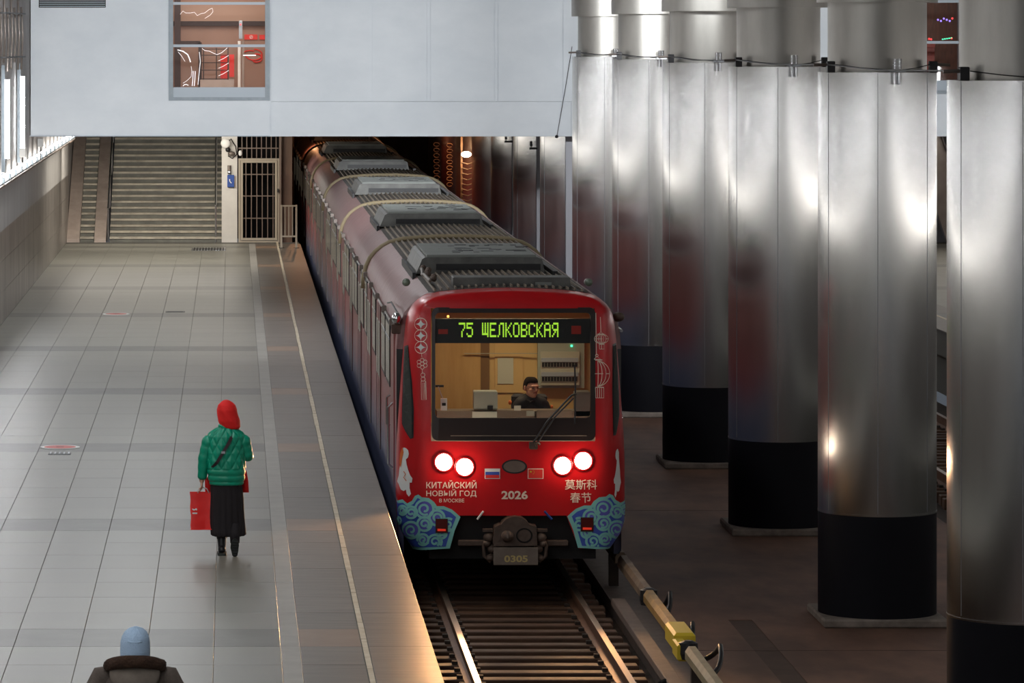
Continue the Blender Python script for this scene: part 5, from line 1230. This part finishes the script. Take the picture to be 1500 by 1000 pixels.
ct = dense([(.55, BX, BY, .26, .19), (.9, BX, BY, .235, .175), (1.1, BX, BY, .225, .165), (1.3, BX, BY, .235, .155), (1.37, BX, BY, .225, .14), (1.42, BX, BY, .19, .125), (1.46, BX, BY, .13, .11)], .03)
co = ring_loft(ct, 56, lambda a, z: .004*math.sin(a*9+z*14)).obj('coat', 'coat2', t, True)
for sx in (-1, 1): MB().tube([(BX+sx*.13, BY, 1.40), (BX+sx*.21, BY, 1.385), (BX+sx*.265, BY+.01, 1.28), (BX+sx*.285, BY+.02, 1.12), (BX+sx*.275, BY-.05, .88)], [.07, .085, .08, .07, .055], 20).obj('sleeve', 'coat2', co, True)
# hood lying on the back and its fur edge
hd = []
for q in range(12):
    f_ = q/11; hd.append((1.485-.21*f_, BX, BY-.055-.085*math.sin(f_*PI*.8), lerp(.155, .06, f_**1.8)+.025*math.sin(f_*PI), lerp(.09, .05, f_)))
ring_loft(hd, 40).obj('hood', mat('hood_wool', (.13, .105, .085), .9, col2=(.17, .14, .115), nscale=14), co, True)
pts = [(BX+.175*math.cos(a)*1.0, BY-.055+.12*math.sin(a), 1.492+.022*-math.sin(a)-.02*abs(math.cos(a))**3) for a in [2*PI*q/36 for q in range(37)]]
fr = []
mbf = MB(); rings = []
for q in range(37):
    a = 2*PI*q/36; c = Vector(pts[q]); o_ = Vector((math.cos(a), math.sin(a), 0)); rings.append([c+o_*.03*math.cos(b_)+Vector((0, 0, 1))*.042*math.sin(b_)+o_*.004*math.sin(q*5+b_*3) for b_ in [2*PI*j/12 for j in range(12)]])
mbf.loft(rings, cap=False).obj('fur_trim', 'fur', co, True)
for sx in (-1, 1):
    mb = MB(); cap(mb, (BX+sx*.1, BY-.03, .05), (BX+sx*.11, BY+.16, .04), .048, .04); cap(mb, (BX+sx*.1, BY-.0, .06), (BX+sx*.1, BY, .3), .05, .06); remesh(mb, 'boot', 'boot', t, .009, 3)
    MB().tube([(BX+sx*.095, BY, .25), (BX+sx*.09, BY, .6), (BX+sx*.085, BY, .85)], [.065, .08, .1], 16).obj('trouser_leg', 'skirt', t, True)
# --- driver
DY = 52.0; sD = F/DY
def dp(px, py, dy=0): return Vector(((px-VX)/sD, DY+dy, HC-(py-VY)/sD))
hc = dp(778, 568)
t = thing('person', 'train driver in dark uniform seated behind the windscreen', 'person', (hc.x, DY, .05))
mb = MB()
mb.ball(dp(778, 610, .05), (.19, .13, .28)); chain(mb, [dp(764, 590), dp(778, 584, .03), dp(792, 590)], [.085, .09, .085]); chain(mb, [dp(778, 640, .05), dp(768, 655, -.25), dp(766, 700, -.3)], [.1, .08, .05]); chain(mb, [dp(782, 640, .05), dp(790, 655, -.25), dp(790, 700, -.3)], [.1, .08, .05])
chain(mb, [dp(760, 593), dp(751, 612, -.03), dp(758, 604, -.26)], [.075, .058, .045]); chain(mb, [dp(796, 593), dp(806, 612, -.03), dp(800, 604, -.26)], [.075, .058, .045])
bd_ = remesh(mb, 'uniform', 'uniform', t, .011, 4)
mb = MB(); hand(mb, dp(759, 603, -.27), (.2, -1, -.1), (1, 0, 0), .6); remesh(mb, 'hand', 'skin', t, .005, 2); mb = MB(); hand(mb, dp(799, 603, -.27), (-.2, -1, -.1), (-1, 0, 0), -.6); remesh(mb, 'hand', 'skin', t, .005, 2)
hdd = head_parts(t, hc+Vector((0, -.02, 0)), math.radians(28), k=1.12)
MB().tube([dp(771, 584, -.06), dp(776, 588, -.09), dp(782, 585, -.08)], .016, 8).obj('shirt_collar', 'uniform', bd_)
MB().ball(dp(747, 589, -.03), (.022, .03, .03), 10, 8).obj('shoulder_patch', 'orange', bd_); MB().ball(dp(808, 596, -.03), (.018, .03, .03), 10, 8).obj('shoulder_patch', 'orange', bd_)
t = thing('driver_seat', 'dark driver seat behind the seated driver', 'seat', (hc.x, DY+.25, .05))
MB().box(hc.x-.22, hc.x+.22, DY+.30, DY+.40, .55, 1.14, .03).obj('backrest', 'uniform', t); MB().box(hc.x-.22, hc.x+.22, DY-.2, DY+.3, .42, .52, .03).obj('seat', 'uniform', t); MB().tube([(hc.x, DY+.05, .05), (hc.x, DY+.05, .42)], .05, 12).obj('pedestal', 'black', t)
